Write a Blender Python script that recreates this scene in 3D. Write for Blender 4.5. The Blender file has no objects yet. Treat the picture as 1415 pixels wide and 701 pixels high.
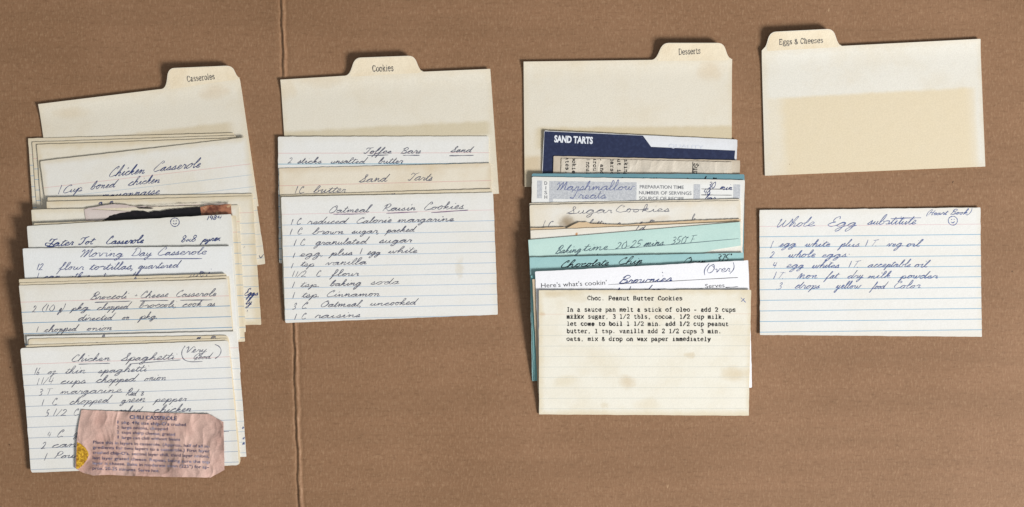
import bpy, bmesh, math, random
import numpy as np
from mathutils import Vector
from mathutils.geometry import delaunay_2d_cdt

random.seed(7)
SC = bpy.context.scene
COL = SC.collection

# ------------------------------------------------------------------ camera, world, light, exposure
S = 0.127 / 300.0            # metres on the table per photo pixel (a 5 inch card is about 300 px)
CAMH = 0.80
cam = bpy.data.cameras.new('camera')
cam.sensor_width = 36.0
cam.angle = 2 * math.atan(707.5 * S / CAMH)
cam.clip_start = 0.02
cam.clip_end = 50
co = bpy.data.objects.new('camera', cam)
COL.objects.link(co)
co.location = (0, 0, CAMH)
SC.camera = co

W = bpy.data.worlds.new('World')
SC.world = W
W.use_nodes = True
bg = W.node_tree.nodes['Background']
bg.inputs[0].default_value = (0.95, 0.98, 1.0, 1)
bg.inputs[1].default_value = 0.285

la = bpy.data.lights.new('window_light', 'AREA')
la.shape = 'RECTANGLE'
la.size = 0.85
la.size_y = 0.75
la.energy = 192
la.color = (1.0, 0.985, 0.965)
lo = bpy.data.objects.new('window_light', la)
COL.objects.link(lo)
LP = Vector((2.50, -1.55, 1.46))
lo.location = LP
lo.rotation_euler = (Vector((0.0, 0, 0)) - LP).to_track_quat('-Z', 'Y').to_euler()

SC.view_settings.view_transform = 'Standard'
SC.view_settings.look = 'None'
SC.view_settings.exposure = 0
SC.view_settings.gamma = 1


def lin(r, g, b):
    def f(c):
        c /= 255.0
        return c / 12.92 if c <= 0.04045 else ((c + 0.055) / 1.055) ** 2.4
    return (f(r), f(g), f(b), 1)


# ------------------------------------------------------------------ node helper
class NT:
    def __init__(self, name):
        self.m = bpy.data.materials.new(name)
        self.m.use_nodes = True
        self.t = self.m.node_tree
        self.b = self.t.nodes['Principled BSDF']
        self.tc = self.t.nodes.new('ShaderNodeTexCoord')
        sp = self.t.nodes.new('ShaderNodeSeparateXYZ')
        self.L(self.tc.outputs['Object'], sp.inputs[0])
        self.x = sp.outputs[0]
        self.d = self.math('MULTIPLY', sp.outputs[1], -1.0)

    def L(self, a, b):
        self.t.links.new(a, b)

    def put(self, v, sock):
        if isinstance(v, (int, float)):
            sock.default_value = v
        elif isinstance(v, tuple):
            sock.default_value = v
        else:
            self.L(v, sock)

    def math(self, op, a, b=0.0, c=0.0, clamp=False):
        n = self.t.nodes.new('ShaderNodeMath')
        n.operation = op
        n.use_clamp = clamp
        for i, v in enumerate((a, b, c)):
            self.put(v, n.inputs[i])
        return n.outputs[0]

    def step(self, v, e0, e1):          # smooth 0..1 between e0 and e1
        n = self.t.nodes.new('ShaderNodeMapRange')
        n.interpolation_type = 'SMOOTHSTEP'
        self.put(v, n.inputs[0])
        if e0 <= e1:
            n.inputs[1].default_value, n.inputs[2].default_value = e0, e1
            n.inputs[3].default_value, n.inputs[4].default_value = 0, 1
        else:
            n.inputs[1].default_value, n.inputs[2].default_value = e1, e0
            n.inputs[3].default_value, n.inputs[4].default_value = 1, 0
        return n.outputs[0]

    def noise(self, scale, detail=3, rough=0.55, stretch=(1, 1, 1), off=(0, 0, 0)):
        mp = self.t.nodes.new('ShaderNodeMapping')
        self.L(self.tc.outputs['Object'], mp.inputs[0])
        mp.inputs['Scale'].default_value = stretch
        mp.inputs['Location'].default_value = off
        n = self.t.nodes.new('ShaderNodeTexNoise')
        self.L(mp.outputs[0], n.inputs['Vector'])
        n.inputs['Scale'].default_value = scale
        n.inputs['Detail'].default_value = detail
        n.inputs['Roughness'].default_value = rough
        return n.outputs[0]

    def mix(self, f, a, b, mode='MIX'):
        n = self.t.nodes.new('ShaderNodeMix')
        n.data_type = 'RGBA'
        n.blend_type = mode
        self.put(f, n.inputs[0])
        self.put(a, n.inputs[6])
        self.put(b, n.inputs[7])
        return n.outputs[2]

    def bump(self, h, strength, dist):
        n = self.t.nodes.new('ShaderNodeBump')
        n.inputs['Strength'].default_value = strength
        n.inputs['Distance'].default_value = dist
        self.L(h, n.inputs['Height'])
        self.L(n.outputs[0], self.b.inputs['Normal'])


def paper(base, aged=(205, 180, 135), age=0.25, edge=0.45, w=1.0, h=1.0, lines=None, stains=(), rough=0.62, spec=0.25,
          red=(214, 150, 150), blue=(120, 160, 190), lop=0.8, rop=0.55, fibre=0.07, crinkle=0.0, creases=0.0):
    """paper stock: colour, mottling, worn edges, ruled lines (red d, first blue d, spacing, in px) and stains"""
    N = NT('paper')
    off = (random.uniform(-9, 9), random.uniform(-9, 9), 0)
    big = N.noise(28, 4, 0.6, off=off)
    mid = N.noise(140, 4, 0.6, off=off)
    fine = N.noise(1300, 3, 0.7, off=off)
    b = lin(*base)
    ag = lin(*aged)
    c = N.mix(N.math('MULTIPLY', N.step(big, 0.42, 0.75), age), b, ag)
    c = N.mix(N.math('MULTIPLY', N.step(mid, 0.5, 0.8), age * 0.35), c, ag)
    # worn, yellowed rim
    e = N.math('MINIMUM', N.math('MINIMUM', N.x, N.math('SUBTRACT', w * S, N.x)),
               N.math('MINIMUM', N.d, N.math('SUBTRACT', h * S, N.d)))
    ef = N.math('MULTIPLY', N.step(N.math('ADD', e, N.math('MULTIPLY', mid, -0.0035)), 0.0025, -0.002), edge)
    c = N.mix(ef, c, ag)
    wob = N.math('MULTIPLY', N.math('SUBTRACT', big, 0.5), 0.012)
    wob2 = N.math('MULTIPLY', N.math('SUBTRACT', mid, 0.5), 0.010)
    for st in stains:
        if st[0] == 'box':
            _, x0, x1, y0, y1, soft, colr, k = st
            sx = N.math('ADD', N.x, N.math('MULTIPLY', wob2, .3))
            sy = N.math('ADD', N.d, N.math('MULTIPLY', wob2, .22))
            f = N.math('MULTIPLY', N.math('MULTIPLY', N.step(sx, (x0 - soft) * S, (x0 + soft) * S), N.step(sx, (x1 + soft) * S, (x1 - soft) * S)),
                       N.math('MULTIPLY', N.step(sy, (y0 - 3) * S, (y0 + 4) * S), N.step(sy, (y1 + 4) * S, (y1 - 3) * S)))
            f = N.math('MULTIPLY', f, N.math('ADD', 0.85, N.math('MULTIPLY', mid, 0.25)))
        else:
            _, x0, y0, rx, ry, colr, k = st
            dx = N.math('DIVIDE', N.math('ADD', N.math('SUBTRACT', N.x, x0 * S), wob2), rx * S)
            dy = N.math('DIVIDE', N.math('ADD', N.math('SUBTRACT', N.d, y0 * S), wob), ry * S)
            r2 = N.math('ADD', N.math('MULTIPLY', dx, dx), N.math('MULTIPLY', dy, dy))
            f = N.step(N.math('ADD', r2, N.math('MULTIPLY', mid, 0.9)), 1.9, 0.15)
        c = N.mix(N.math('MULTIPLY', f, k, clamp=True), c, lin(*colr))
    if lines:
        rd, first, sp = lines
        fade = N.math('ADD', 0.55, N.math('MULTIPLY', mid, 0.9), clamp=True)
        if rd:
            f = N.step(N.math('ABSOLUTE', N.math('SUBTRACT', N.d, rd * S)), 0.00026, 0.00010)
            c = N.mix(N.math('MULTIPLY', N.math('MULTIPLY', f, rop), fade), c, lin(*red))
        q = N.math('PINGPONG', N.math('SUBTRACT', N.d, first * S), sp * S / 2)
        f = N.math('MULTIPLY', N.step(q, 0.00028, 0.00011), N.math('GREATER_THAN', N.d, (first - sp / 3) * S))
        c = N.mix(N.math('MULTIPLY', N.math('MULTIPLY', f, lop), fade), c, lin(*blue))
    # fibre grain and rare specks
    c = N.mix(1.0, c, N.mix(N.step(fine, 0.3, 0.7), (1 - fibre, 1 - fibre, 1 - fibre, 1), (1, 1, 1, 1)), 'MULTIPLY')
    sp_ = N.step(N.noise(420, 1, 0.4, off=(off[1], off[0], 0)), 0.85, 0.87)
    c = N.mix(N.math('MULTIPLY', sp_, 0.7), c, lin(120, 90, 60))
    N.L(c, N.b.inputs['Base Color'])
    N.b.inputs['Roughness'].default_value = rough
    N.b.inputs['Specular IOR Level'].default_value = spec
    hgt = N.math('ADD', fine, N.math('MULTIPLY', mid, 2.0))
    if creases:
        # crumpled: facets between folds, at two sizes
        nz = N.t.nodes.new('ShaderNodeTexNoise')
        nz.inputs['Scale'].default_value = 60
        N.L(N.tc.outputs['Object'], nz.inputs['Vector'])
        ad = N.t.nodes.new('ShaderNodeVectorMath')
        ad.operation = 'MULTIPLY_ADD'
        N.L(nz.outputs['Color'], ad.inputs[0])
        ad.inputs[1].default_value = (0.014, 0.014, 0)
        N.L(N.tc.outputs['Object'], ad.inputs[2])
        tot = None
        for sc, wt, rot in ((62, 1.0, .4), (120, .55, 1.3), (230, .22, 2.2)):
            m2 = N.t.nodes.new('ShaderNodeMapping')
            m2.inputs['Rotation'].default_value = (0, 0, rot)
            m2.inputs['Scale'].default_value = (1, .55, 0)
            N.L(ad.outputs[0], m2.inputs[0])
            v = N.t.nodes.new('ShaderNodeTexVoronoi')
            v.feature = 'F1'
            v.inputs['Scale'].default_value = sc
            N.L(m2.outputs[0], v.inputs['Vector'])
            q = N.math('MULTIPLY', v.outputs['Distance'], wt)
            tot = q if tot is None else N.math('ADD', tot, q)
        hgt = N.math('ADD', N.math('MULTIPLY', tot, 14.0 * creases), hgt)
    N.bump(hgt, 0.25 + crinkle if not creases else 0.8, 0.00012)
    return N.m


_inks = {}


def ink(key, r, g, b, var=0.5, rough=0.5, fade=False):
    """pen, type or print: uneven laydown"""
    if key in _inks:
        return _inks[key]
    N = NT('ink_' + key)
    n = N.noise(260 if fade else 700, 3, 0.7)
    c = lin(r, g, b)
    lt = lin(min(255, r + 60 * var), min(255, g + 60 * var), min(255, b + 60 * var))
    N.L(N.mix(N.step(n, 0.45, 0.75), c, lt), N.b.inputs['Base Color'])
    N.b.inputs['Roughness'].default_value = rough
    N.b.inputs['Specular IOR Level'].default_value = 0.2
    _inks[key] = N.m
    return N.m


# ------------------------------------------------------------------ cardboard underneath
CRX = [(-900, 372), (0, 388.0), (30, 389.3), (90, 391), (250, 397.5), (447, 406.0), (560, 408.3), (630, 411), (701, 413), (1700, 446)]


def crease_px(py):
    for (y0, x0), (y1, x1) in zip(CRX, CRX[1:]):
        if y0 <= py <= y1:
            return x0 + (x1 - x0) * (py - y0) / (y1 - y0)
    return CRX[-1][1]


def build_cardboard():
    N = NT('cardboard')
    big = N.noise(9, 4, 0.6)
    mid = N.noise(120, 5, 0.65)
    fib = N.noise(900, 4, 0.75, stretch=(1, 0.35, 1))
    fib2 = N.noise(700, 4, 0.75, stretch=(0.3, 1, 1), off=(3, 1, 0))
    flute = N.noise(170, 2, 0.5, stretch=(0.035, 1, 1))
    c = N.mix(N.step(big, 0.3, 0.7), lin(137, 102, 73), lin(147, 111, 82))
    c = N.mix(N.math('MULTIPLY', N.step(mid, 0.5, 0.8), 0.22), c, lin(118, 86, 58))
    c = N.mix(N.math('MULTIPLY', N.step(fib, 0.46, 0.72), 0.42), c, lin(182, 149, 117))
    c = N.mix(N.math('MULTIPLY', N.step(fib2, 0.48, 0.74), 0.46), c, lin(98, 69, 44))
    c = N.mix(N.math('MULTIPLY', N.step(N.noise(75, 3, 0.55, stretch=(0.06, 1, 1), off=(7, 2, 0)), 0.4, 0.65), 0.16), c, lin(112, 84, 58))
    sp = N.step(N.noise(230, 1, 0.4), 0.80, 0.83)
    c = N.mix(N.math('MULTIPLY', sp, 0.75), c, lin(70, 48, 32))
    sp2 = N.step(N.noise(300, 2, 0.4, stretch=(1, 0.5, 1), off=(5, 5, 0)), 0.78, 0.82)
    c = N.mix(N.math('MULTIPLY', sp2, 0.5), c, lin(205, 172, 135))
    N.L(c, N.b.inputs['Base Color'])
    N.b.inputs['Roughness'].default_value = 0.62
    N.b.inputs['Specular IOR Level'].default_value = 0.35
    h = N.math('ADD', N.math('MULTIPLY', flute, 0.7), N.math('ADD', fib, N.math('MULTIPLY', mid, 1.0)))
    N.bump(h, 0.45, 0.00022)
    xs = [-1900, -1200, -800, -500, -250, -120, -60, -34, -24, -17] + [i * 0.75 for i in range(-16, 17)] + [17, 24, 34, 60, 120, 200, 320, 480, 660, 900, 1100, 1500, 2200]
    ys = [-900, -600, -300, -100] + [i * 4.0 for i in range(-5, 182)] + [800, 1000, 1300, 1700]
    rnd = random.Random(3)
    ph = [rnd.uniform(0, 6.3) for _ in range(8)]
    bm = bmesh.new()
    rows = []
    for py in ys:
        cx = crease_px(py)
        j = 0.5 * math.sin(py * 0.09 + ph[0]) + 0.4 * math.sin(py * 0.23 + ph[1])
        wd = 2.3 + 0.7 * math.sin(py * 0.045 + ph[2]) + 0.5 * math.sin(py * 0.13 + ph[3])
        ht = 0.95 + 0.15 * math.sin(py * 0.07 + ph[4])
        row = []
        for o in xs:
            u = o - j
            z = 1.35 * ht * math.exp(-((u - 2.2) / wd) ** 2) - 0.75 * math.exp(-((u + 1.6) / 1.5) ** 2) + 0.3 * math.exp(-((u + 9) / 7) ** 2) - 0.35 * math.exp(-((u - 6.5) / 2.5) ** 2)
            z += 0.22 * math.sin(py * 0.71 + u * 1.1) * math.exp(-(u / 4) ** 2) * math.sin(py * 0.05)
            fade = 1.0
            if 80 < py < 470:      # pressed flat beneath the cards
                fade = 1.0 if py < 108 or py > 440 else 0.25
            z *= fade * S * 0.85
            row.append(bm.verts.new(((cx + o - 707.5) * S, (350.5 - py) * S, z)))
        rows.append(row)
    for a, b in zip(rows, rows[1:]):
        for i in range(len(xs) - 1):
            f = bm.faces.new((a[i], b[i], b[i + 1], a[i + 1]))
            f.smooth = True
    geom = bmesh.ops.extrude_face_region(bm, geom=[e for e in bm.edges if e.is_boundary])
    for v in [g for g in geom['geom'] if isinstance(g, bmesh.types.BMVert)]:
        v.co.z = -0.004
    me = bpy.data.meshes.new('cardboard_surface')
    bm.normal_update()
    bm.to_mesh(me)
    bm.free()
    me.materials.append(N.m)
    o = bpy.data.objects.new('cardboard_surface', me)
    o['kind'] = 'structure'
    COL.objects.link(o)


build_cardboard()

# ------------------------------------------------------------------ height field the cards lie on
GR = 0.001
GX = np.arange(-0.302, 0.302, GR)
GY = np.arange(-0.15, 0.15, GR)
XX, YY = np.meshgrid(GX, GY)
HF = np.full(XX.shape, 0.0001)


def pip(poly):
    m = np.zeros(XX.shape, bool)
    n = len(poly)
    for i in range(n):
        x0, y0 = poly[i]
        x1, y1 = poly[(i + 1) % n]
        if abs(y1 - y0) < 1e-12:
            continue
        cnd = ((YY > y0) != (YY > y1)) & (XX < (x1 - x0) * (YY - y0) / (y1 - y0) + x0)
        m ^= cnd
    return m


def px2w(p, z):
    k = (CAMH - z) / CAMH * S
    return ((p[0] - 707.5) * k, (350.5 - p[1]) * k)


def round_poly(pts, r):
    if r <= 0:
        return list(pts)
    out = []
    n = len(pts)
    for i in range(n):
        a, b, c = Vector(pts[i - 1]), Vector(pts[i]), Vector(pts[(i + 1) % n])
        ra = min(r, (a - b).length * 0.4, (c - b).length * 0.4)
        p0 = b + (a - b).normalized() * ra
        p1 = b + (c - b).normalized() * ra
        for k in range(4):
            t = k / 3
            q = p0 * (1 - t) ** 2 + b * 2 * t * (1 - t) + p1 * t * t
            out.append((q.x, q.y))
    return out


def densify(pts, step):
    out = []
    n = len(pts)
    for i in range(n):
        a, b = pts[i], pts[(i + 1) % n]
        L = math.hypot(b[0] - a[0], b[1] - a[1])
        k = max(1, int(L / step))
        for j in range(k):
            t = j / k
            out.append((a[0] + (b[0] - a[0]) * t, a[1] + (b[1] - a[1]) * t))
    return out


def tri_sheet(bm, poly, step, zf, flip=False):
    """triangulated sheet inside POLY (world xy); returns boundary verts in order"""
    pts = [Vector(p) for p in poly]
    n = len(pts)
    xs = [p.x for p in pts]
    ys = [p.y for p in pts]
    extra = []
    x = min(xs) + step * 0.5
    while x < max(xs):
        y = min(ys) + step * 0.5
        while y < max(ys):
            extra.append(Vector((x, y)))
            y += step
        x += step
    ed = [(i, (i + 1) % n) for i in range(n)]
    vo, eo, fo, ov, oe, of = delaunay_2d_cdt(pts + extra, ed, [], 1, 1e-7)
    bv = [bm.verts.new((v.x, v.y, zf(v.x, v.y))) for v in vo]
    for f in fo:
        try:
            fc = bm.faces.new([bv[i] for i in (f if not flip else reversed(f))])
            fc.smooth = True
        except ValueError:
            pass
    idx = {}
    for i, o_ in enumerate(ov):
        for k in o_:
            idx[k] = i
    used = set(v for f in fo for v in f)
    ring = [bv[idx[i]] for i in range(n) if i in idx]
    for i, v in enumerate(bv):
        if i not in used:
            bm.verts.remove(v)
    return [v for v in ring if v.is_valid]


LAST = {}


class Card:
    """one sheet of paper lying on whatever is already beneath it"""

    def __init__(self, name, label, cat, group, corners, outline=None, t=0.00021, gap=0.00012, r=0.9, mat=None, curl=0.0, crinkle=0.0,
                 step=0.006, rough_edge=0.0, tablift=0.0, **pk):
        self.t, self.crk = t, crinkle
        self.tab = None
        self.tablift = tablift
        self.corners = corners
        out = round_poly(corners, r * random.uniform(.7, 2.2)) if outline is None else list(outline)
        if not rough_edge and outline is None:
            out = [(x + random.gauss(0, .13), y + random.gauss(0, .13)) for x, y in densify(out, 6)]
        if rough_edge:
            out = [(x + random.uniform(-1, 1) * rough_edge, y + random.uniform(-1, 1) * rough_edge) for x, y in densify(out, 3)]
        zc = 0.001
        rs = random.getstate()
        for it in range(3):
            random.setstate(rs)
            poly = [px2w(p, zc) for p in out]
            m = pip(poly)
            self._fit(m, gap, curl)
            zc = float(np.mean(self.zgrid[m])) + t
        self.zc = zc
        self.k = (CAMH - zc) / CAMH * S
        HF[m] = np.maximum(HF[m], self.zgrid[m] + t + crinkle)
        tl, tr, br, bl = [Vector(px2w(p, zc)) for p in corners]
        self.ang = math.atan2(tr.y - tl.y, tr.x - tl.x)
        self.tl2, self.up2 = (tl.x, tl.y), (-math.sin(self.ang), math.cos(self.ang))
        self.tab = True
        self.org = Vector((tl.x, tl.y, self.zt(tl.x, tl.y)))
        bm = bmesh.new()
        dense = densify(poly, max(step * 0.7, 0.0012))
        self.poly = poly
        top = tri_sheet(bm, dense, step, self.zt)
        bot = tri_sheet(bm, dense, step, lambda x, y: self.zt(x, y) - t, True)
        n = min(len(top), len(bot))
        for i in range(n):
            try:
                bm.faces.new((top[i], bot[i], bot[(i + 1) % n], top[(i + 1) % n]))
            except ValueError:
                pass
        for e in bm.edges:
            if len(e.link_faces) == 2 and e.link_faces[0].smooth != e.link_faces[1].smooth:
                e.smooth = False
        w = math.hypot(corners[1][0] - corners[0][0], corners[1][1] - corners[0][1])
        h = math.hypot(corners[3][0] - corners[0][0], corners[3][1] - corners[0][1])
        self.w, self.h = w, h
        self.obj = self._finish(bm, name, mat or paper(w=w, h=h, **pk), None)
        self.obj['label'] = label
        self.obj['category'] = cat
        if group:
            self.obj['group'] = group
        self.parts = {}
        self.rows = {}

    def _fit(self, m, gap, curl):
        x, y, H = XX[m], YY[m], HF[m]
        self.cx, self.cy = x.mean(), y.mean()
        self.sx, self.sy = max(np.ptp(x) / 2, 1e-3), max(np.ptp(y) / 2, 1e-3)
        self.coef = np.zeros(6)
        A = self._basis(x, y)
        wt = np.ones(len(x))
        for _ in range(14):
            Aw = A * wt[:, None]
            self.coef = np.linalg.lstsq(Aw.T @ A + np.diag([0, 0, 0, 60, 60, 60.0]), Aw.T @ H, rcond=None)[0]
            d = H - A @ self.coef
            wt = np.where(d > 0, 25.0, 1.0)
        self.coef[3] += curl
        self.coef[4] += curl
        self.coef[3] += random.uniform(0, 1.2e-4)
        self.coef[4] += random.uniform(0, 1.2e-4)
        self.coef[5] += random.uniform(-2.2e-4, 2.2e-4)
        self.coef[0] += max(0.0, float(np.max(H - A @ self.coef))) + gap * .45
        B = self._basis(XX.ravel(), YY.ravel())
        self.zgrid = (B @ self.coef).reshape(XX.shape)

    def _basis(self, x, y):
        u = (x - self.cx) / self.sx
        v = (y - self.cy) / self.sy
        return np.stack([np.ones_like(u), u, v, u * u, v * v, u * v], -1)

    def zt(self, x, y):
        u = (x - self.cx) / self.sx
        v = (y - self.cy) / self.sy
        c = self.coef
        z = c[0] + c[1] * u + c[2] * v + c[3] * u * u + c[4] * v * v + c[5] * u * v + self.t
        if self.tablift and self.tab:
            d = (x - self.tl2[0]) * self.up2[0] + (y - self.tl2[1]) * self.up2[1] + 0.010
            if d > 0:
                z += self.tablift * (d / 0.016) ** 1.8
        if self.crk:
            z += self.crk * crumple(x, y)
        return z

    def _finish(self, bm, name, mat, parent):
        """to local space of the card: origin at its top corner, x along its top edge"""
        ca, sa = math.cos(-self.ang), math.sin(-self.ang)
        for v in bm.verts:
            dx, dy = v.co.x - self.org.x, v.co.y - self.org.y
            v.co = (ca * dx - sa * dy, sa * dx + ca * dy, v.co.z - self.org.z)
        me = bpy.data.meshes.new(name)
        bm.normal_update()
        bm.to_mesh(me)
        bm.free()
        me.materials.append(mat)
        o = bpy.data.objects.new(name, me)
        COL.objects.link(o)
        if parent is None:
            o.location = self.org
            o.rotation_euler = (0, 0, self.ang)
        else:
            o.parent = parent
        return o

    def w2(self, p):
        return ((p[0] - 707.5) * self.k, (350.5 - p[1]) * self.k)

    def inside(self, x, y):
        n = len(self.poly)
        r = False
        for i in range(n):
            x0, y0 = self.poly[i]
            x1, y1 = self.poly[(i + 1) % n]
            if (y0 > y) != (y1 > y) and x < (x1 - x0) * (y - y0) / (y1 - y0) + x0:
                r = not r
        return r

    # ---- marks collected into one mesh per part
    def bm(self, part, mat):
        if part not in self.parts:
            self.parts[part] = [bmesh.new(), mat, 0]
        return self.parts[part]

    def ribbon(self, part, mat, pts, width, lift=0.00006, taper=True):
        """pts in photo px; flat ink line following the paper"""
        rec = self.bm(part, mat)
        bm = rec[0]
        rec[2] += 1
        z0 = lift + (rec[2] % 23) * 1.3e-6
        P = [Vector(self.w2(p)) for p in pts]
        Q = [P[0]]
        for p in P[1:]:
            if (p - Q[-1]).length > 0.00006:
                Q.append(p)
        if len(Q) < 2:
            Q.append(Q[0] + Vector((0.0003, 0.0001)))
        prev = None
        ph = random.uniform(0, 6)
        for i, p in enumerate(Q):
            if not self.inside(p.x, p.y):
                prev = None
                continue
            a = Q[max(0, i - 1)]
            b = Q[min(len(Q) - 1, i + 1)]
            tdir = (b - a)
            if tdir.length < 1e-9:
                tdir = Vector((1, 0))
            tdir.normalize()
            nrm = Vector((-tdir.y, tdir.x))
            wv = width * 0.5 * (1 + 0.26 * math.sin(i * 0.55 + ph) + 0.18 * math.sin(i * 0.21 + ph * 2))
            if taper and (i == 0 or i == len(Q) - 1):
                wv *= 0.6
            pair = []
            for s in (1, -1):
                q = p + nrm * wv * s
                pair.append(bm.verts.new((q.x, q.y, self.zt(q.x, q.y) + z0)))
            if prev:
                bm.faces.new((prev[0], prev[1], pair[1], pair[0]))
            prev = pair

    def line_key(self, part, y, x0, x1, tol=4.4):
        """one part per written line: writing on about the same baseline shares it"""
        for k, (yy, xa, xb) in self.rows.items():
            if k.startswith(part + '#') and abs(yy - y) < tol and x0 - xb < 20 and xa - x1 < 20:
                self.rows[k] = (yy, min(xa, x0), max(xb, x1))
                return k
        k = '%s#%d' % (part, len(self.rows))
        self.rows[k] = (y, x0, x1)
        return k

    def sheet(self, part, mat, pts, lift=0.00004, step=0.004, thick=0.0):
        part = '%s#s%d' % (part, len(self.parts))
        rec = self.bm(part, mat)
        poly = densify([self.w2(p) for p in pts], step * 0.7)
        tri_sheet(rec[0], poly, step, lambda x, y: self.zt(x, y) + lift)

    def close(self):
        for part, (bm, mat, _) in self.parts.items():
            if len(bm.verts):
                self._finish(bm, part.split('#')[0], mat, self.obj)
        self.parts = {}


_CR = [(math.cos(a), math.sin(a), f, p, w) for a, f, p, w in ((0.5, 190, .7, .5), (-0.95, 150, 2.0, .5), (1.9, 120, 1.1, .4), (2.6, 260, .3, .3), (0.1, 330, 1.9, .22))]


def crumple(x, y):
    """creased sheet: a few crossing families of sharp folds, bent by a slow wander"""
    wx = x + 0.004 * math.sin(y * 170) + 0.002 * math.sin(y * 420 + x * 300)
    wy = y + 0.004 * math.sin(x * 150 + 1)
    z = 0.0
    for ca, sa, f, p, w in _CR:
        t = (wx * ca + wy * sa) * f + p
        z += w * (abs((t / math.pi) % 2 - 1) - .5) * (0.55 + 0.45 * math.sin(t * 0.37 + p * 5))
    return z


# ------------------------------------------------------------------ cursive hand (strokes; x-height 1, ascender 2, descender -1)
def P_(s):
    v = [float(q) for q in s.split()]
    return list(zip(v[::2], v[1::2]))


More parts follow.
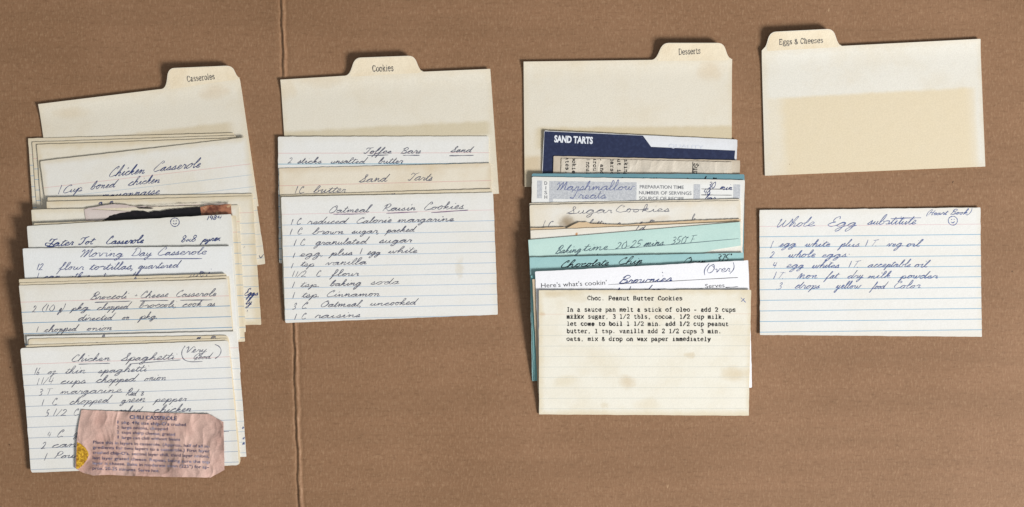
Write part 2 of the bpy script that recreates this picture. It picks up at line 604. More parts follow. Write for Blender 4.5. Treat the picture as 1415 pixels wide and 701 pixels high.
HI = set('ovwbOWr')
CUR = {
    'a': (1.0, ['0 .1 .3 .75 .68 .92 .4 1 .1 .62 .1 .15 .36 0 .64 .45 .74 .95 .69 .25 .8 .02 1.02 .22']),
    'b': (.95, ['0 .1 .35 1.2 .42 1.9 .24 1.95 .15 1.2 .13 .15 .42 0 .66 .35 .56 .85 .7 .74 .95 .82']),
    'c': (.8, ['0 .1 .3 .7 .62 .84 .42 1 .13 .6 .18 .1 .46 0 .8 .22']),
    'd': (1.1, ['0 .1 .32 .78 .66 .85 .38 .98 .09 .55 .13 .1 .42 .04 .72 .7 .92 2.05 .78 1 .76 .2 .9 0 1.1 .22']),
    'e': (.78, ['0 .1 .38 .4 .56 .8 .37 1 .16 .6 .2 .12 .46 0 .78 .22']),
    'f': (.75, ['0 .1 .42 1.2 .52 2 .32 1.95 .25 .8 .14 -.8 .02 -1.15 .14 -.9 .32 0 .75 .2']),
    'g': (1.0, ['0 .1 .32 .78 .66 .85 .38 .98 .1 .6 .13 .1 .42 .06 .7 .88 .66 0 .5 -.85 .2 -1.05 .2 -.6 .65 -.1 1 .22']),
    'h': (1.0, ['0 .1 .35 1.2 .44 1.95 .26 1.95 .16 1 .1 0 .2 .5 .48 .98 .66 .75 .63 .15 .78 0 1 .22']),
    'i': (.58, ['0 .1 .28 .95 .23 .3 .33 0 .58 .22', '.42 1.55 .48 1.6']),
    'j': (.6, ['0 .1 .3 .95 .25 -.2 .1 -1 -.1 -.9 .2 -.2 .6 .2', '.42 1.55 .48 1.6']),
    'k': (.92, ['0 .1 .35 1.2 .44 1.95 .26 1.95 .16 1 .1 0 .2 .5 .5 .98 .58 .7 .28 .5 .5 .2 .68 0 .92 .22']),
    'l': (.58, ['0 .1 .35 1.2 .44 1.95 .25 1.95 .17 .9 .18 .15 .33 0 .58 .22']),
    'm': (1.4, ['0 .1 .18 .9 .28 .9 .25 .05 .33 .5 .54 .95 .66 .8 .62 .05 .7 .5 .93 .95 1.05 .75 1.02 .15 1.17 0 1.4 .22']),
    'n': (1.05, ['0 .1 .18 .9 .28 .9 .25 .05 .33 .5 .58 .95 .71 .75 .68 .15 .82 0 1.05 .22']),
    'o': (.85, ['0 .1 .3 .8 .5 .98 .18 .85 .1 .3 .32 0 .58 .3 .58 .8 .42 .95 .58 .8 .85 .84']),
    'p': (.92, ['0 .1 .26 .95 .18 0 .04 -1.05 .16 -.5 .28 .3 .5 .95 .72 .7 .62 .1 .36 .06 .66 .0 .92 .22']),
    'q': (.95, ['0 .1 .32 .78 .66 .85 .38 .98 .1 .6 .13 .1 .42 .06 .7 .88 .66 0 .55 -1 .7 -.9 .72 -.3 .95 .22']),
    'r': (.72, ['0 .1 .18 .9 .25 1.05 .33 .86 .56 .84 .5 .3 .58 .0 .74 .2']),
    's': (.7, ['0 .1 .34 .95 .38 1 .47 .5 .42 .1 .18 0 .14 .12 .46 .04 .7 .22']),
    't': (.62, ['0 .1 .28 1.1 .34 1.65 .23 .6 .26 .1 .4 0 .62 .22', '.0 1.18 .72 1.27']),
    'u': (.98, ['0 .1 .18 .9 .16 .25 .33 0 .58 .4 .68 .95 .65 .2 .78 0 .98 .22']),
    'v': (.85, ['0 .1 .18 .9 .28 .6 .38 .02 .57 .6 .6 .95 .85 .84']),
    'w': (1.2, ['0 .1 .16 .9 .18 .2 .36 0 .52 .5 .56 .9 .58 .2 .78 0 .95 .6 .96 .95 1.2 .84']),
    'x': (.8, ['0 .1 .22 .9 .4 .5 .6 .02 .8 .22', '.62 .95 .06 0']),
    'y': (.98, ['0 .1 .18 .9 .17 .3 .35 .05 .57 .5 .68 .95 .62 0 .46 -.85 .18 -1.05 .18 -.6 .62 -.1 .98 .22']),
    'z': (.82, ['0 .1 .18 .9 .48 .9 .18 .05 .42 .1 .44 -.5 .24 -1 .18 -.6 .55 -.1 .82 .22']),
    'A': (1.3, ['.1 0 .7 1.9 .8 0', '.3 .8 .9 .85']),
    'B': (1.2, ['.34 1.85 .24 .9 .06 -.05', '.05 1.5 .5 2.05 .95 1.75 .72 1.2 .36 1.05 .86 .9 .95 .4 .56 0 .2 .1 .7 .05 1.2 .22']),
    'C': (1.15, ['.66 1.5 .86 1.8 .6 1.98 .22 1.3 .1 .5 .42 0 .8 .08 1.15 .3']),
    'D': (1.4, ['.44 1.75 .32 .9 .26 .1 .06 .15 .4 .05 .9 .1 1.28 .8 1.1 1.7 .5 1.98 .05 1.6']),
    'E': (1.05, ['.92 1.7 .75 2 .38 1.8 .4 1.3 .7 1.1 .28 .9 .1 .4 .42 0 .72 .08 1.05 .3']),
    'F': (1.0, ['.1 1.8 1.1 1.95', '.5 1.9 .34 0', '.4 1 .85 1.05']),
    'G': (1.2, ['.9 1.5 .7 1.95 .2 1.4 .15 .5 .5 .2 .85 .9 .8 0 .5 -.2 1.2 .22']),
    'H': (1.15, ['.26 1.9 .1 0', '.95 1.95 .8 .1 1.1 .25', '.1 .95 .95 1.05']),
    'I': (.6, ['.3 1.9 .1 0', '0 1.9 .7 1.9', '-.1 0 .4 0']),
    'J': (1., ['.1 1.6 .3 1.9 .9 1.9', '.8 1.9 .5 .1 .2 .1']),
    'M': (1.5, ['-.1 1.3 .16 1.85 .25 1 .08 0 .4 1.2 .68 1.85 .7 1 .56 0 .95 1.3 1.18 1.85 1.18 .8 1.22 .1 1.5 .22']),
    'N': (1.25, ['.02 0 .25 1.3 .36 1.3 .4 .1 .65 1 .85 .95 .85 .2 1 0 1.25 .22']),
    'O': (1.3, ['.7 1.95 .25 1.5 .08 .6 .4 0 .9 .3 1.08 1.2 .8 1.9 .55 1.7 .9 1.45 1.3 .84']),
    'P': (1.1, ['.3 1.9 .2 .9 .1 0', '.06 1.5 .5 2.05 1 1.6 .7 1.05 .3 .95']),
    'R': (1.35, ['.02 1.4 .4 1.85 .3 .8 .14 0', '.28 1.6 .6 2.02 1 1.65 .72 1.1 .38 1 .75 .4 1.05 0 1.35 .22']),
    'S': (1.1, ['.0 .1 .6 1.1 .84 1.8 .62 2 .48 1.5 .74 .7 .66 .1 .28 0 .08 .28 .56 .06 1.1 .22']),
    'T': (1.15, ['-.05 1.5 .15 1.85 .6 1.75 1.15 1.95', '.7 1.8 .56 .6 .34 0 .04 .15 .1 .32 .5 .1']),
    '\u0442': (1.1, ['.05 1.75 1.15 1.85', '.62 1.8 .5 0']),
    'V': (1.1, ['-.05 1.5 .18 1.85 .34 1 .46 0 .76 1.2 .98 1.8 1.2 1.5']),
    'W': (1.7, ['.05 1.5 .28 1.9 .2 .4 .44 0 .78 1 .86 1.5 .84 .4 1.08 0 1.42 1 1.55 1.7 1.7 1.2']),
    '0': (.85, ['.5 1.75 .15 1.3 .12 .4 .4 0 .72 .5 .7 1.4 .42 1.8']),
    '1': (.42, ['.24 1.8 .16 .9 .12 0']),
    '2': (.9, ['.1 1.35 .4 1.75 .68 1.4 .42 .6 .02 .05 .3 .14 .85 .02']),
    '3': (.8, ['.12 1.55 .5 1.75 .62 1.3 .3 .98 .62 .75 .55 .2 .06 -.05']),
    '4': (.85, ['.3 1.65 .08 .75 .75 .85', '.66 1.6 .52 0']),
    '5': (.85, ['.75 1.7 .28 1.7 .18 1 .56 1.02 .62 .35 .06 0']),
    '6': (.75, ['.5 1.75 .12 .8 .2 .06 .52 .1 .54 .66 .16 .55']),
    '7': (.75, ['.05 1.65 .7 1.7 .3 0']),
    '8': (.8, ['.62 1.5 .36 1.78 .16 1.4 .6 .6 .36 0 .08 .4 .64 1.4']),
    '9': (.75, ['.6 1.5 .3 1.75 .12 1.2 .5 1.0 .62 1.6 .5 0']),
    '/': (.75, ['.7 1.85 .02 -.1']),
    '(': (.5, ['.5 2.2 .12 1.2 .12 .2 .42 -.5']),
    ')': (.5, ['.1 2.2 .42 1.3 .36 .3 .02 -.5']),
    '.': (.4, ['.12 .02 .24 .1']),
    ',': (.4, ['.2 .12 .2 -.1 .06 -.45']),
    ':': (.4, ['.12 .1 .2 .16', '.18 .8 .25 .86']),
    '-': (.6, ['.05 .6 .55 .62']),
    '&': (.8, ['.7 .3 .4 0 .2 .3 .6 1.0 .4 1.2 .3 .9 .8 .1']),
    '+': (.7, ['.05 .5 .6 .55', '.33 .9 .3 .1']),
    "'": (.3, ['.15 1.9 .1 1.5']),
    '"': (.5, ['.15 1.9 .1 1.5', '.35 1.9 .3 1.5']),
    '^': (.35, ['.2 1.95 .05 1.8 .2 1.7 .3 1.85 .2 1.95']),
    ' ': (.7, []),
}
for k_ in CUR:
    CUR[k_] = (CUR[k_][0], [P_(s) for s in CUR[k_][1]])
    if k_ in '0123456789':
        CUR[k_] = (CUR[k_][0], [[(a, b * 1.08) for a, b in s] for s in CUR[k_][1]])


def catmull(p, sub=5):
    if len(p) < 3:
        return p
    q = [p[0]] + list(p) + [p[-1]]
    out = []
    for i in range(1, len(q) - 2):
        p0, p1, p2, p3 = q[i - 1], q[i], q[i + 1], q[i + 2]
        for j in range(sub):
            t = j / sub
            out.append(tuple(0.5 * ((2 * p1[a]) + (-p0[a] + p2[a]) * t + (2 * p0[a] - 5 * p1[a] + 4 * p2[a] - p3[a]) * t * t
                                    + (-p0[a] + 3 * p1[a] - 3 * p2[a] + p3[a]) * t ** 3) for a in (0, 1)))
    out.append(p[-1])
    return out


def word_strokes(word):
    x = 0
    strokes = []
    cur = []
    prevhi = False
    for ch in word:
        w, st = CUR.get(ch, CUR[' '])
        j = 0.05
        wk, hk = random.uniform(.84, 1.2), random.uniform(.84, 1.1)
        if ch.islower():
            w, st = w * wk, [[(a * wk, b * (hk if b < 1.1 else random.uniform(.92, 1.06))) for a, b in s] for s in st]
        low = ch.islower()
        for si, s in enumerate(st):
            pts = [(x + a + random.uniform(-j, j), b * (1 if abs(b) < .3 else random.uniform(.93, 1.07)) + random.uniform(-j, j) * .6) for a, b in s]
            if si == 0 and low:
                if cur:
                    pts = pts[1:]
                cur += pts
            else:
                if si == len(st) - 1 and ch.isupper() and ch in 'BCERSMWHOG':
                    if cur:
                        strokes.append(cur)
                    cur = pts if ch not in 'CWO' or random.random() < 0.4 else []
                    if not cur:
                        strokes.append(pts)
                else:
                    strokes.append(pts)
        if not low and not (ch.isupper() and ch in 'BCERSMWHOG'):
            if cur:
                strokes.append(cur)
            cur = []
        # now and then the pen lifts between letters
        if low and cur and random.random() < 0.08:
            strokes.append(cur)
            cur = []
        x += w
    if cur:
        strokes.append(cur)
    return strokes


XK, INKW = 0.94, 0.70


def hand(card, mat, xh, words, width=0.00042, slant=0.66, part='handwritten_line', asc=1.28):
    """words: (text, x0, x1 or None, baseline y [, baseline y at the end]) in photo px"""
    for wd in words:
        text, x0, x1, y0 = wd[:4]
        y1 = wd[4] if len(wd) > 4 else None
        key = card.line_key(part, y0, x0, x1 or x0 + 6)
        st = [catmull(s) for s in word_strokes(text)]
        mn = min(a for s in st for a, b in s)
        mx = max(a for s in st for a, b in s)
        top = max(b for s in st for a, b in s)
        xk = xh * XK
        num = sum(q.isdigit() or q in '/x-' for q in text) >= len(text) - 1 and text != ''
        sh = slant * xk * random.uniform(.9, 1.1) * (.5 if num else 1)
        bm_ = lambda b: b * 1.15 if b < 0 else b if b < 1 else 1 + (b - 1) * asc
        if x1 is None:
            sc = xk
        else:
            sc = (x1 - x0) / max(mx - mn, .2)
            for _ in range(6):
                ex = [a * sc + sh * bm_(b) for s in st for a, b in s]
                sc = max(sc + ((x1 - x0) - (max(ex) - min(ex))) / max(mx - mn, .3), (x1 - x0) * .4 / max(mx - mn, .2))
            if len(text) < 3:
                sc = min(sc, xk * 1.45)
            sc = max(sc, xk * (.92 if num else .7))
        left = min(a * sc + sh * bm_(b) for s in st for a, b in s)
        wob = [random.uniform(-.07, .07) for _ in range(4)]
        if y1 is None:
            y1 = y0 - card.slope * (mx - mn) * sc
        for s in st:
            pts = []
            for a, b in s:
                t = (a - mn) / max(mx - mn, .2)
                bb = bm_(b) + wob[0] * math.sin(t * 5 + wob[1] * 40) + wob[2] * t
                pts.append((x0 + a * sc + sh * bb - left, y0 + (y1 - y0) * t - bb * xk))
            dot = len(s) < 6 and max(abs(s[0][0] - s[-1][0]), abs(s[0][1] - s[-1][1])) < .2
            card.ribbon(key, mat, pts, width * (1.35 if dot else INKW * random.uniform(.85, 1.12)))


def stroke(card, mat, pts, width=0.0004, part='pen_stroke', smooth=True):
    part = part if '#' in part else '%s#k%d' % (part, len(card.parts))
    p = catmull(pts, 8) if smooth else densify(pts + [pts[-1]], 4)
    if len(pts) == 2:
        n = 14
        p = [(pts[0][0] + (pts[1][0] - pts[0][0]) * i / n, pts[0][1] + (pts[1][1] - pts[0][1]) * i / n + random.uniform(-.12, .12)) for i in range(n + 1)]
    card.ribbon(part, mat, p, width)


def smiley(card, mat, cx, cy, r):
    c = [(cx + r * math.cos(a) * 1.0, cy + r * math.sin(a) * (1.02 if math.sin(a) > 0 else .93)) for a in [-1.2 + i * 0.42 for i in range(17)]]
    P = 'smiley_doodle#%d' % int(cx)
    stroke(card, mat, c, 0.00036, P)
    stroke(card, mat, [(cx - r * .38, cy - r * .22), (cx - r * .15, cy - r * .28)], 0.0004, P)
    stroke(card, mat, [(cx + r * .2, cy - r * .3), (cx + r * .42, cy - r * .25)], 0.0004, P)
    stroke(card, mat, [(cx - r * .4, cy + r * .3), (cx, cy + r * .5), (cx + r * .42, cy + r * .22)], 0.0004, P)


# ------------------------------------------------------------------ slab-serif type (typewriter and tab print): cell 1 wide, x-height .85, cap 1.25
SLAB = {
    'a': ['.16 .68 .35 .86 .6 .78 .66 .5 .66 .12 .78 0 .92 .02', '.66 .52 .36 .5 .14 .26 .3 .0 .52 .06 .66 .24'],
    'b': ['.08 1.25 .24 1.25', '.24 1.25 .24 0', '.24 .6 .5 .86 .82 .66 .84 .3 .6 0 .3 .1 .24 .25'],
    'c': ['.8 .62 .6 .85 .3 .8 .14 .45 .28 .06 .56 0 .84 .18'],
    'd': ['.56 1.25 .74 1.25', '.74 1.25 .74 .0 .92 0', '.74 .6 .5 .86 .2 .7 .12 .3 .36 0 .64 .1 .74 .25'],
    'e': ['.16 .46 .82 .46 .74 .78 .48 .86 .2 .7 .14 .35 .34 .02 .6 0 .84 .16'],
    'f': ['.86 1.14 .66 1.26 .46 1.12 .42 .8 .42 0', '.16 .82 .74 .82', '.2 0 .7 0'],
    'g': ['.64 .8 .4 .86 .18 .66 .26 .36 .52 .34 .7 .56 .62 .82', '.66 .8 .92 .86', '.3 .36 .22 .16 .5 .1 .84 .04 .82 -.26 .5 -.38 .16 -.28 .24 .02'],
    'h': ['.06 1.25 .22 1.25', '.22 1.25 .22 0', '.22 .6 .46 .86 .72 .74 .76 .5 .76 0', '.06 0 .4 0', '.6 0 .94 0'],
    'i': ['.24 .84 .5 .84', '.5 .84 .5 0', '.18 0 .84 0', '.5 1.12 .5 1.22'],
    'k': ['.08 1.25 .24 1.25', '.24 1.25 .24 0', '.76 .82 .26 .38', '.42 .5 .8 0', '.08 0 .42 0', '.62 0 .94 0', '.6 .83 .9 .83'],
    'l': ['.24 1.25 .5 1.25', '.5 1.25 .5 0', '.18 0 .84 0'],
    'm': ['.02 .84 .14 .84 .14 0', '.14 .66 .32 .86 .46 .7 .48 0', '.48 .66 .68 .86 .82 .7 .84 0', '.04 0 .24 0', '.4 0 .58 0', '.76 0 .96 0'],
    'n': ['.08 .84 .22 .84', '.22 .84 .22 0', '.22 .6 .46 .86 .72 .74 .76 .5 .76 0', '.06 0 .4 0', '.6 0 .94 0'],
    'o': ['.5 .86 .2 .7 .12 .42 .22 .1 .5 0 .8 .12 .88 .44 .78 .74 .5 .86'],
    'p': ['.06 .84 .22 .84', '.22 .84 .22 -.4', '.22 .6 .5 .86 .82 .66 .84 .3 .6 0 .3 .1 .22 .25', '.06 -.4 .44 -.4'],
    'r': ['.12 .84 .32 .84', '.32 .84 .32 0', '.32 .5 .5 .8 .72 .86 .86 .74', '.12 0 .66 0'],
    's': ['.76 .64 .72 .78 .46 .86 .22 .74 .26 .52 .56 .44 .8 .3 .72 .06 .46 0 .22 .06 .16 .22'],
    't': ['.4 1.1 .4 .2 .5 .02 .7 0 .88 .14', '.14 .82 .78 .82'],
    'u': ['.06 .84 .22 .84', '.22 .84 .22 .3 .34 .02 .58 .04 .76 .26', '.6 .84 .76 .84 .76 0 .94 0'],
    'v': ['.16 .84 .5 0', '.84 .84 .5 0', '.04 .84 .34 .84', '.66 .84 .96 .84'],
    'w': ['.12 .84 .3 0', '.5 .7 .3 0', '.5 .7 .7 0', '.88 .84 .7 0', '.0 .84 .28 .84', '.72 .84 1 .84'],
    'x': ['.16 .84 .84 0', '.84 .84 .16 0', '.06 .84 .34 .84', '.66 .84 .94 .84', '.04 0 .34 0', '.66 0 .96 0'],
    'y': ['.16 .84 .52 .02', '.86 .84 .52 .02 .38 -.3 .16 -.38', '.04 .84 .34 .84', '.66 .84 .98 .84'],
    'B': ['.18 1.22 .18 0', '.04 1.22 .6 1.22 .82 .96 .62 .66 .18 .64', '.62 .64 .88 .44 .8 .1 .58 0 .04 0'],
    'C': ['.84 .86 .84 1.2', '.84 .9 .62 1.22 .3 1.14 .1 .66 .24 .14 .54 0 .86 .24'],
    'D': ['.18 1.22 .18 0', '.04 1.22 .56 1.22 .84 .96 .9 .6 .82 .2 .56 0 .04 0'],
    'E': ['.2 1.22 .2 0', '.06 1.22 .84 1.22 .84 .96', '.2 .64 .56 .64', '.56 .5 .56 .8', '.06 0 .88 0 .88 .28'],
    'I': ['.5 1.22 .5 0', '.22 1.22 .78 1.22', '.22 0 .78 0'],
    'P': ['.2 1.22 .2 0', '.06 1.22 .6 1.22 .88 .98 .8 .6 .56 .52 .2 .52', '.04 0 .46 0'],
    'S': ['.82 .9 .62 1.22 .3 1.16 .16 .9 .34 .68 .66 .56 .84 .32 .7 .04 .4 0 .18 .14 .14 .36'],
    '1': ['.22 1.06 .5 1.25', '.5 1.25 .5 0', '.2 0 .82 0'],
    '2': ['.16 .92 .34 1.22 .66 1.2 .82 .9 .6 .5 .16 .04', '.14 0 .86 0 .86 .2'],
    '3': ['.18 1.06 .44 1.24 .76 1.1 .74 .76 .44 .66', '.44 .66 .8 .54 .82 .16 .5 -.02 .16 .14'],
    '/': ['.88 1.3 .12 -.1'],
    '&': ['.9 .5 .6 0 .24 .02 .12 .3 .56 .8 .5 1.1 .26 1.06 .26 .8 .88 0'],
    '.': ['.42 .02 .54 .1', '.42 .1 .54 .02'],
    ',': ['.44 .08 .54 .04', '.54 .08 .4 -.22'],
    '-': ['.2 .42 .8 .42'],
    ' ': [],
}
for k_ in SLAB:
    SLAB[k_] = [P_(s) for s in SLAB[k_]]
STRAIGHT = set('vwxkIE')


def slab(card, mat, text, x0, y0, x1, y1, xh, width, part, rot=0, narrow=None, jit=0.0):
    """typed line from (x0,y0) to (x1,y1), equal cells; NARROW gives proportional cells for set type"""
    part = card.line_key(part, y0, x0, x1) if abs(x1 - x0) > abs(y1 - y0) else card.line_key(part, x0, y0, y1)
    adv = [(narrow or {}).get(c, 1.0) for c in text]
    tot = sum(adv)
    dx, dy = (x1 - x0) / tot, (y1 - y0) / tot
    L = math.hypot(dx, dy)
    ux, uy = dx / L, dy / L
    k = xh / 0.85
    a0 = 0
    for ch, ad in zip(text, adv):
        jx, jy = random.uniform(-jit, jit), random.uniform(-jit, jit)
        for s in SLAB.get(ch, []):
            pts = []
            for a, b in (s if len(s) < 4 or ch in STRAIGHT else catmull(s, 4)):
                al = (a0 + a * ad * 0.94) * L + jx
                up = b * k + jy
                pts.append((x0 + ux * al + uy * up, y0 + uy * al - ux * up))
            card.ribbon(part, mat, pts, width * random.uniform(.9, 1.15), taper=False)
        a0 += ad


# ------------------------------------------------------------------ printed sans type from the built-in font
_fc = {}


def font_mesh(text, bold):
    key = (text, bold)
    if key not in _fc:
        cu = bpy.data.curves.new('type', 'FONT')
        cu.body = text
        cu.resolution_u = 3
        cu.offset = bold
        ob = bpy.data.objects.new('type', cu)
        COL.objects.link(ob)
        dg = bpy.context.evaluated_depsgraph_get()
        me = ob.evaluated_get(dg).to_mesh()
        vs = [(v.co.x, v.co.y) for v in me.vertices]
        fs = [tuple(p.vertices) for p in me.polygons]
        ob.evaluated_get(dg).to_mesh_clear()
        bpy.data.objects.remove(ob)
        bpy.data.curves.remove(cu)
        _fc[key] = (vs, fs)
    return _fc[key]


CAP = max(y for x, y in font_mesh('H', 0)[0])


def printed(card, mat, text, x0, y0, x1, y1, cap, part='printed_line', bold=0.0, slant=0.0):
    vs, fs = font_mesh(text, bold)
    mn, mx = min(v[0] for v in vs), max(v[0] for v in vs)
    bm = card.bm(card.line_key(part, y0, x0, x1, 3.0), mat)[0]
    dx, dy = x1 - x0, y1 - y0
    L = math.hypot(dx, dy)
    ux, uy = dx / L, dy / L
    out = []
    for a, b in vs:
        up = b / CAP * cap
        al = (a - mn) / (mx - mn) * L + up * slant
        x, y = card.w2((x0 + ux * al + uy * up, y0 + uy * al - ux * up))
        out.append(bm.verts.new((x, y, card.zt(x, y) + 0.00006)))
    for f in fs:
        try:
            bm.faces.new([out[i] for i in f])
        except ValueError:
            pass


# ------------------------------------------------------------------ inks
BALL = ink('ballpoint_grey', 92, 94, 112, 0.6)
BALL2 = ink('ballpoint_slate', 100, 102, 118, 0.6)
BLUE = ink('ballpoint_blue', 86, 104, 156, 0.6)
NAVY = ink('pen_navy', 50, 64, 116, 0.4)
BLACKPEN = ink('pen_black', 22, 26, 36, 0.2)
TYPE = ink('typewriter', 34, 32, 32, 1.1)
TAB = ink('tab_print', 84, 80, 76, 0.9)
PRN = ink('print_dark', 40, 40, 48, 0.4)
GREY = ink('print_grey', 118, 120, 126, 0.5)
NEWS = ink('print_newsprint', 74, 72, 96, 1.6, fade=True)

WHITE = dict(base=(231, 230, 226), aged=(222, 214, 196), age=0.22, edge=0.35)
CREAM = dict(base=(230, 223, 207), aged=(210, 190, 150), age=0.30, edge=0.55)
STD = (22.8, 37.2, 14.6)
G1, G2, G3, G4 = 'cards fanned under the Casseroles divider', 'cards fanned under the Cookies divider', 'cards fanned under the Desserts divider', 'cards of the Eggs and Cheeses set'
GD = 'tabbed divider cards'


def card(label, corners, group, cat='recipe card', name='recipe_card', **k):
    c = Card(name, label, cat, group, corners, **k)
    c.slope = -(corners[1][1] - corners[0][1]) / (corners[1][0] - corners[0][0])
    return c


def arc_tab(bl, tl, tr, br):
    """rounded file tab between its two feet"""
    def q(a, b, c, n=5):
        return [(a[0] * (1 - t) ** 2 + 2 * b[0] * t * (1 - t) + c[0] * t * t, a[1] * (1 - t) ** 2 + 2 * b[1] * t * (1 - t) + c[1] * t * t) for t in [i / n for i in range(n + 1)]]
    L = lambda a, b, t: (a[0] + (b[0] - a[0]) * t, a[1] + (b[1] - a[1]) * t)
    out = []
    hl, hr = L(bl, tl, .5), L(br, tr, .5)
    f1 = (bl[0] - 6, bl[1] + (br[1] - bl[1]) * -6 / max(br[0] - bl[0], 1))
    f2 = (br[0] + 5, br[1] + (br[1] - bl[1]) * 5 / max(br[0] - bl[0], 1))
    out += q(f1, bl, hl)
    out += q(L(hl, tl, .2), tl, L(tl, tr, .10))
    out += q(L(tl, tr, .90), tr, L(hr, tr, .2))
    out += q(hr, br, f2)
    return out


def divider(label, corners, tab, text, tb, stains=(), base=(228, 221, 205)):
    tl, tr, br, bl = corners
    tp = arc_tab(*tab)
    if tab[0][0] - tl[0] < 12:      # tab at the very start of the edge
        tp = [tl] + [p for p in tp if p[0] > tl[0] + 3 and p[1] < tl[1] - 1.5]
        head = tp
    else:
        head = [tl] + tp
    if tr[0] - tab[3][0] > 9:
        head = head + [tr]
    else:
        head = [p for p in head if p[0] < tr[0] - .5] + [tr]
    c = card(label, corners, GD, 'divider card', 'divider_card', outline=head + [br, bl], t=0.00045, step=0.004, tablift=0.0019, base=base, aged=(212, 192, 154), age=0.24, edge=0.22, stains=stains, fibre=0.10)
    # coated paper sleeve over the tab
    cov = [p for p in tp if p[1] < max(tab[0][1], tab[3][1]) - 1]
    inset = 1.2
    mx = sum(p[0] for p in cov) / len(cov)
    my = sum(p[1] for p in cov) / len(cov)
    cov = [(p[0] + (mx - p[0]) * inset / 40, p[1] + (my - p[1]) * inset / 12) for p in cov]
    foot0, foot1 = (tab[0][0] + 3, tab[0][1] + 1.5), (tab[3][0] - 3, tab[3][1] + 1.5)
    m = paper((228, 215, 190), (208, 184, 146), 0.5, 0.0, rough=0.35, spec=0.45, crinkle=0.5)
    c.sheet('tab_cover', m, [foot0] + cov + [foot1], step=0.003)
    x0, y0, x1, y1, xh = tb
    nar = {'i': .62, 'l': .62, 'r': .9, 't': .8, 's': .86, 'm': 1.4, 'C': 1.15, 'D': 1.25, 'E': 1.15, '&': 1.2, ' ': .6}
    slab(c, TAB, text, x0, y0, x1, y1, xh * 1.04, 0.00042, 'printed_line', narrow=nar)
    c.close()
    return c


# ================================================================== CASSEROLES
divider('cream divider card with a tab reading Casseroles, tilted above its fan of cards',
        [(53.3, 144.3), (331.7, 110), (357, 285), (79, 322)], [(230, 122.5), (234, 95.5), (322, 91.5), (329, 109)], 'Casseroles', (259.5, 113.6, 298, 109.6, 5.0),
        stains=[('blob', 45, 18, 26, 11, (206, 178, 130), 0.27), ('blob', 243, 12, 22, 12, (200, 168, 120), 0.30), ('box', -20, 260, 56, 90, 10, (204, 186, 150), .6)])
c = card('cream card whose top edge lies first below the Casseroles divider', [(38.8, 191.4), (323, 184), (339, 358), (51, 368)], G1, lines=STD, **CREAM); c.close()
c = card('second cream card below the Casseroles divider, a thin strip of edge', [(44.5, 196.5), (326, 187.5), (342, 362), (57, 372)], G1, lines=STD, **CREAM); c.close()
c = card('blank cream card sticking out just above the Chicken Casserole card', [(51, 200), (328.3, 191), (345, 366), (64, 376)], G1, gap=0.0003, **CREAM); c.close()
c = card('card handwritten Chicken Casserole and 1 Cup boned chicken, tilted steeply', [(56, 223), (341, 190), (366.5, 365), (78, 398)], G1, gap=0.0004,
         base=(230, 227, 219), aged=(214, 198, 164), age=.3, edge=.5, lines=(37, 52, 16.5), rop=.5, lop=.4)
hand(c, NAVY, 6.6, [('Chicken', 151.8, 200.5, 244.8, 239.5), ('Casserole', 213, 278, 237.5, 231)])
hand(c, NAVY, 5.6, [('1', 81, None, 268.5), ('Cup', 88.4, 114, 267, 264), ('boned', 125, 164.4, 262, 259), ('chicken', 177, 221, 257, 252.5), ('mayonnaise', 139, 221, 275, 268)])
stroke(c, BALL, [(358, 353), (360, 356.5), (364.5, 351.5)])
c.close()
c = card('cream card edge directly below the Chicken Casserole card', [(66.5, 273), (349.6, 267.8), (358, 444), (77, 449)], G1, lines=STD, rop=.3, gap=0.0003, **CREAM); c.close()
c = card('cream card with the blue word Eggs on its sticking-out margin', [(65.5, 279), (349.3, 271), (360.5, 449), (76, 455)], G1, lines=STD, lop=.6, **CREAM)
hand(c, NAVY, 4.6, [('Eggs', 338, 356.5, 409), ('ly', 339, 348, 421)], width=.0005)
hand(c, NAVY, 4.0, [('a', 137, 143, 283), ('n', 152, 158, 282), ("'", 337, None, 349), ("'", 341, None, 437)])
c.close()
c = card('white card with a torn magazine photo lying on it', [(44.5, 290), (330.5, 283.5), (339, 459.5), (54, 466)], G1, gap=0.0003, lines=STD, lop=.6, base=(231, 226, 213), aged=(214, 198, 164), age=.3, edge=.5)
hand(c, BALL, 4, [('-', 324.5, 332, 322)])
c.close()


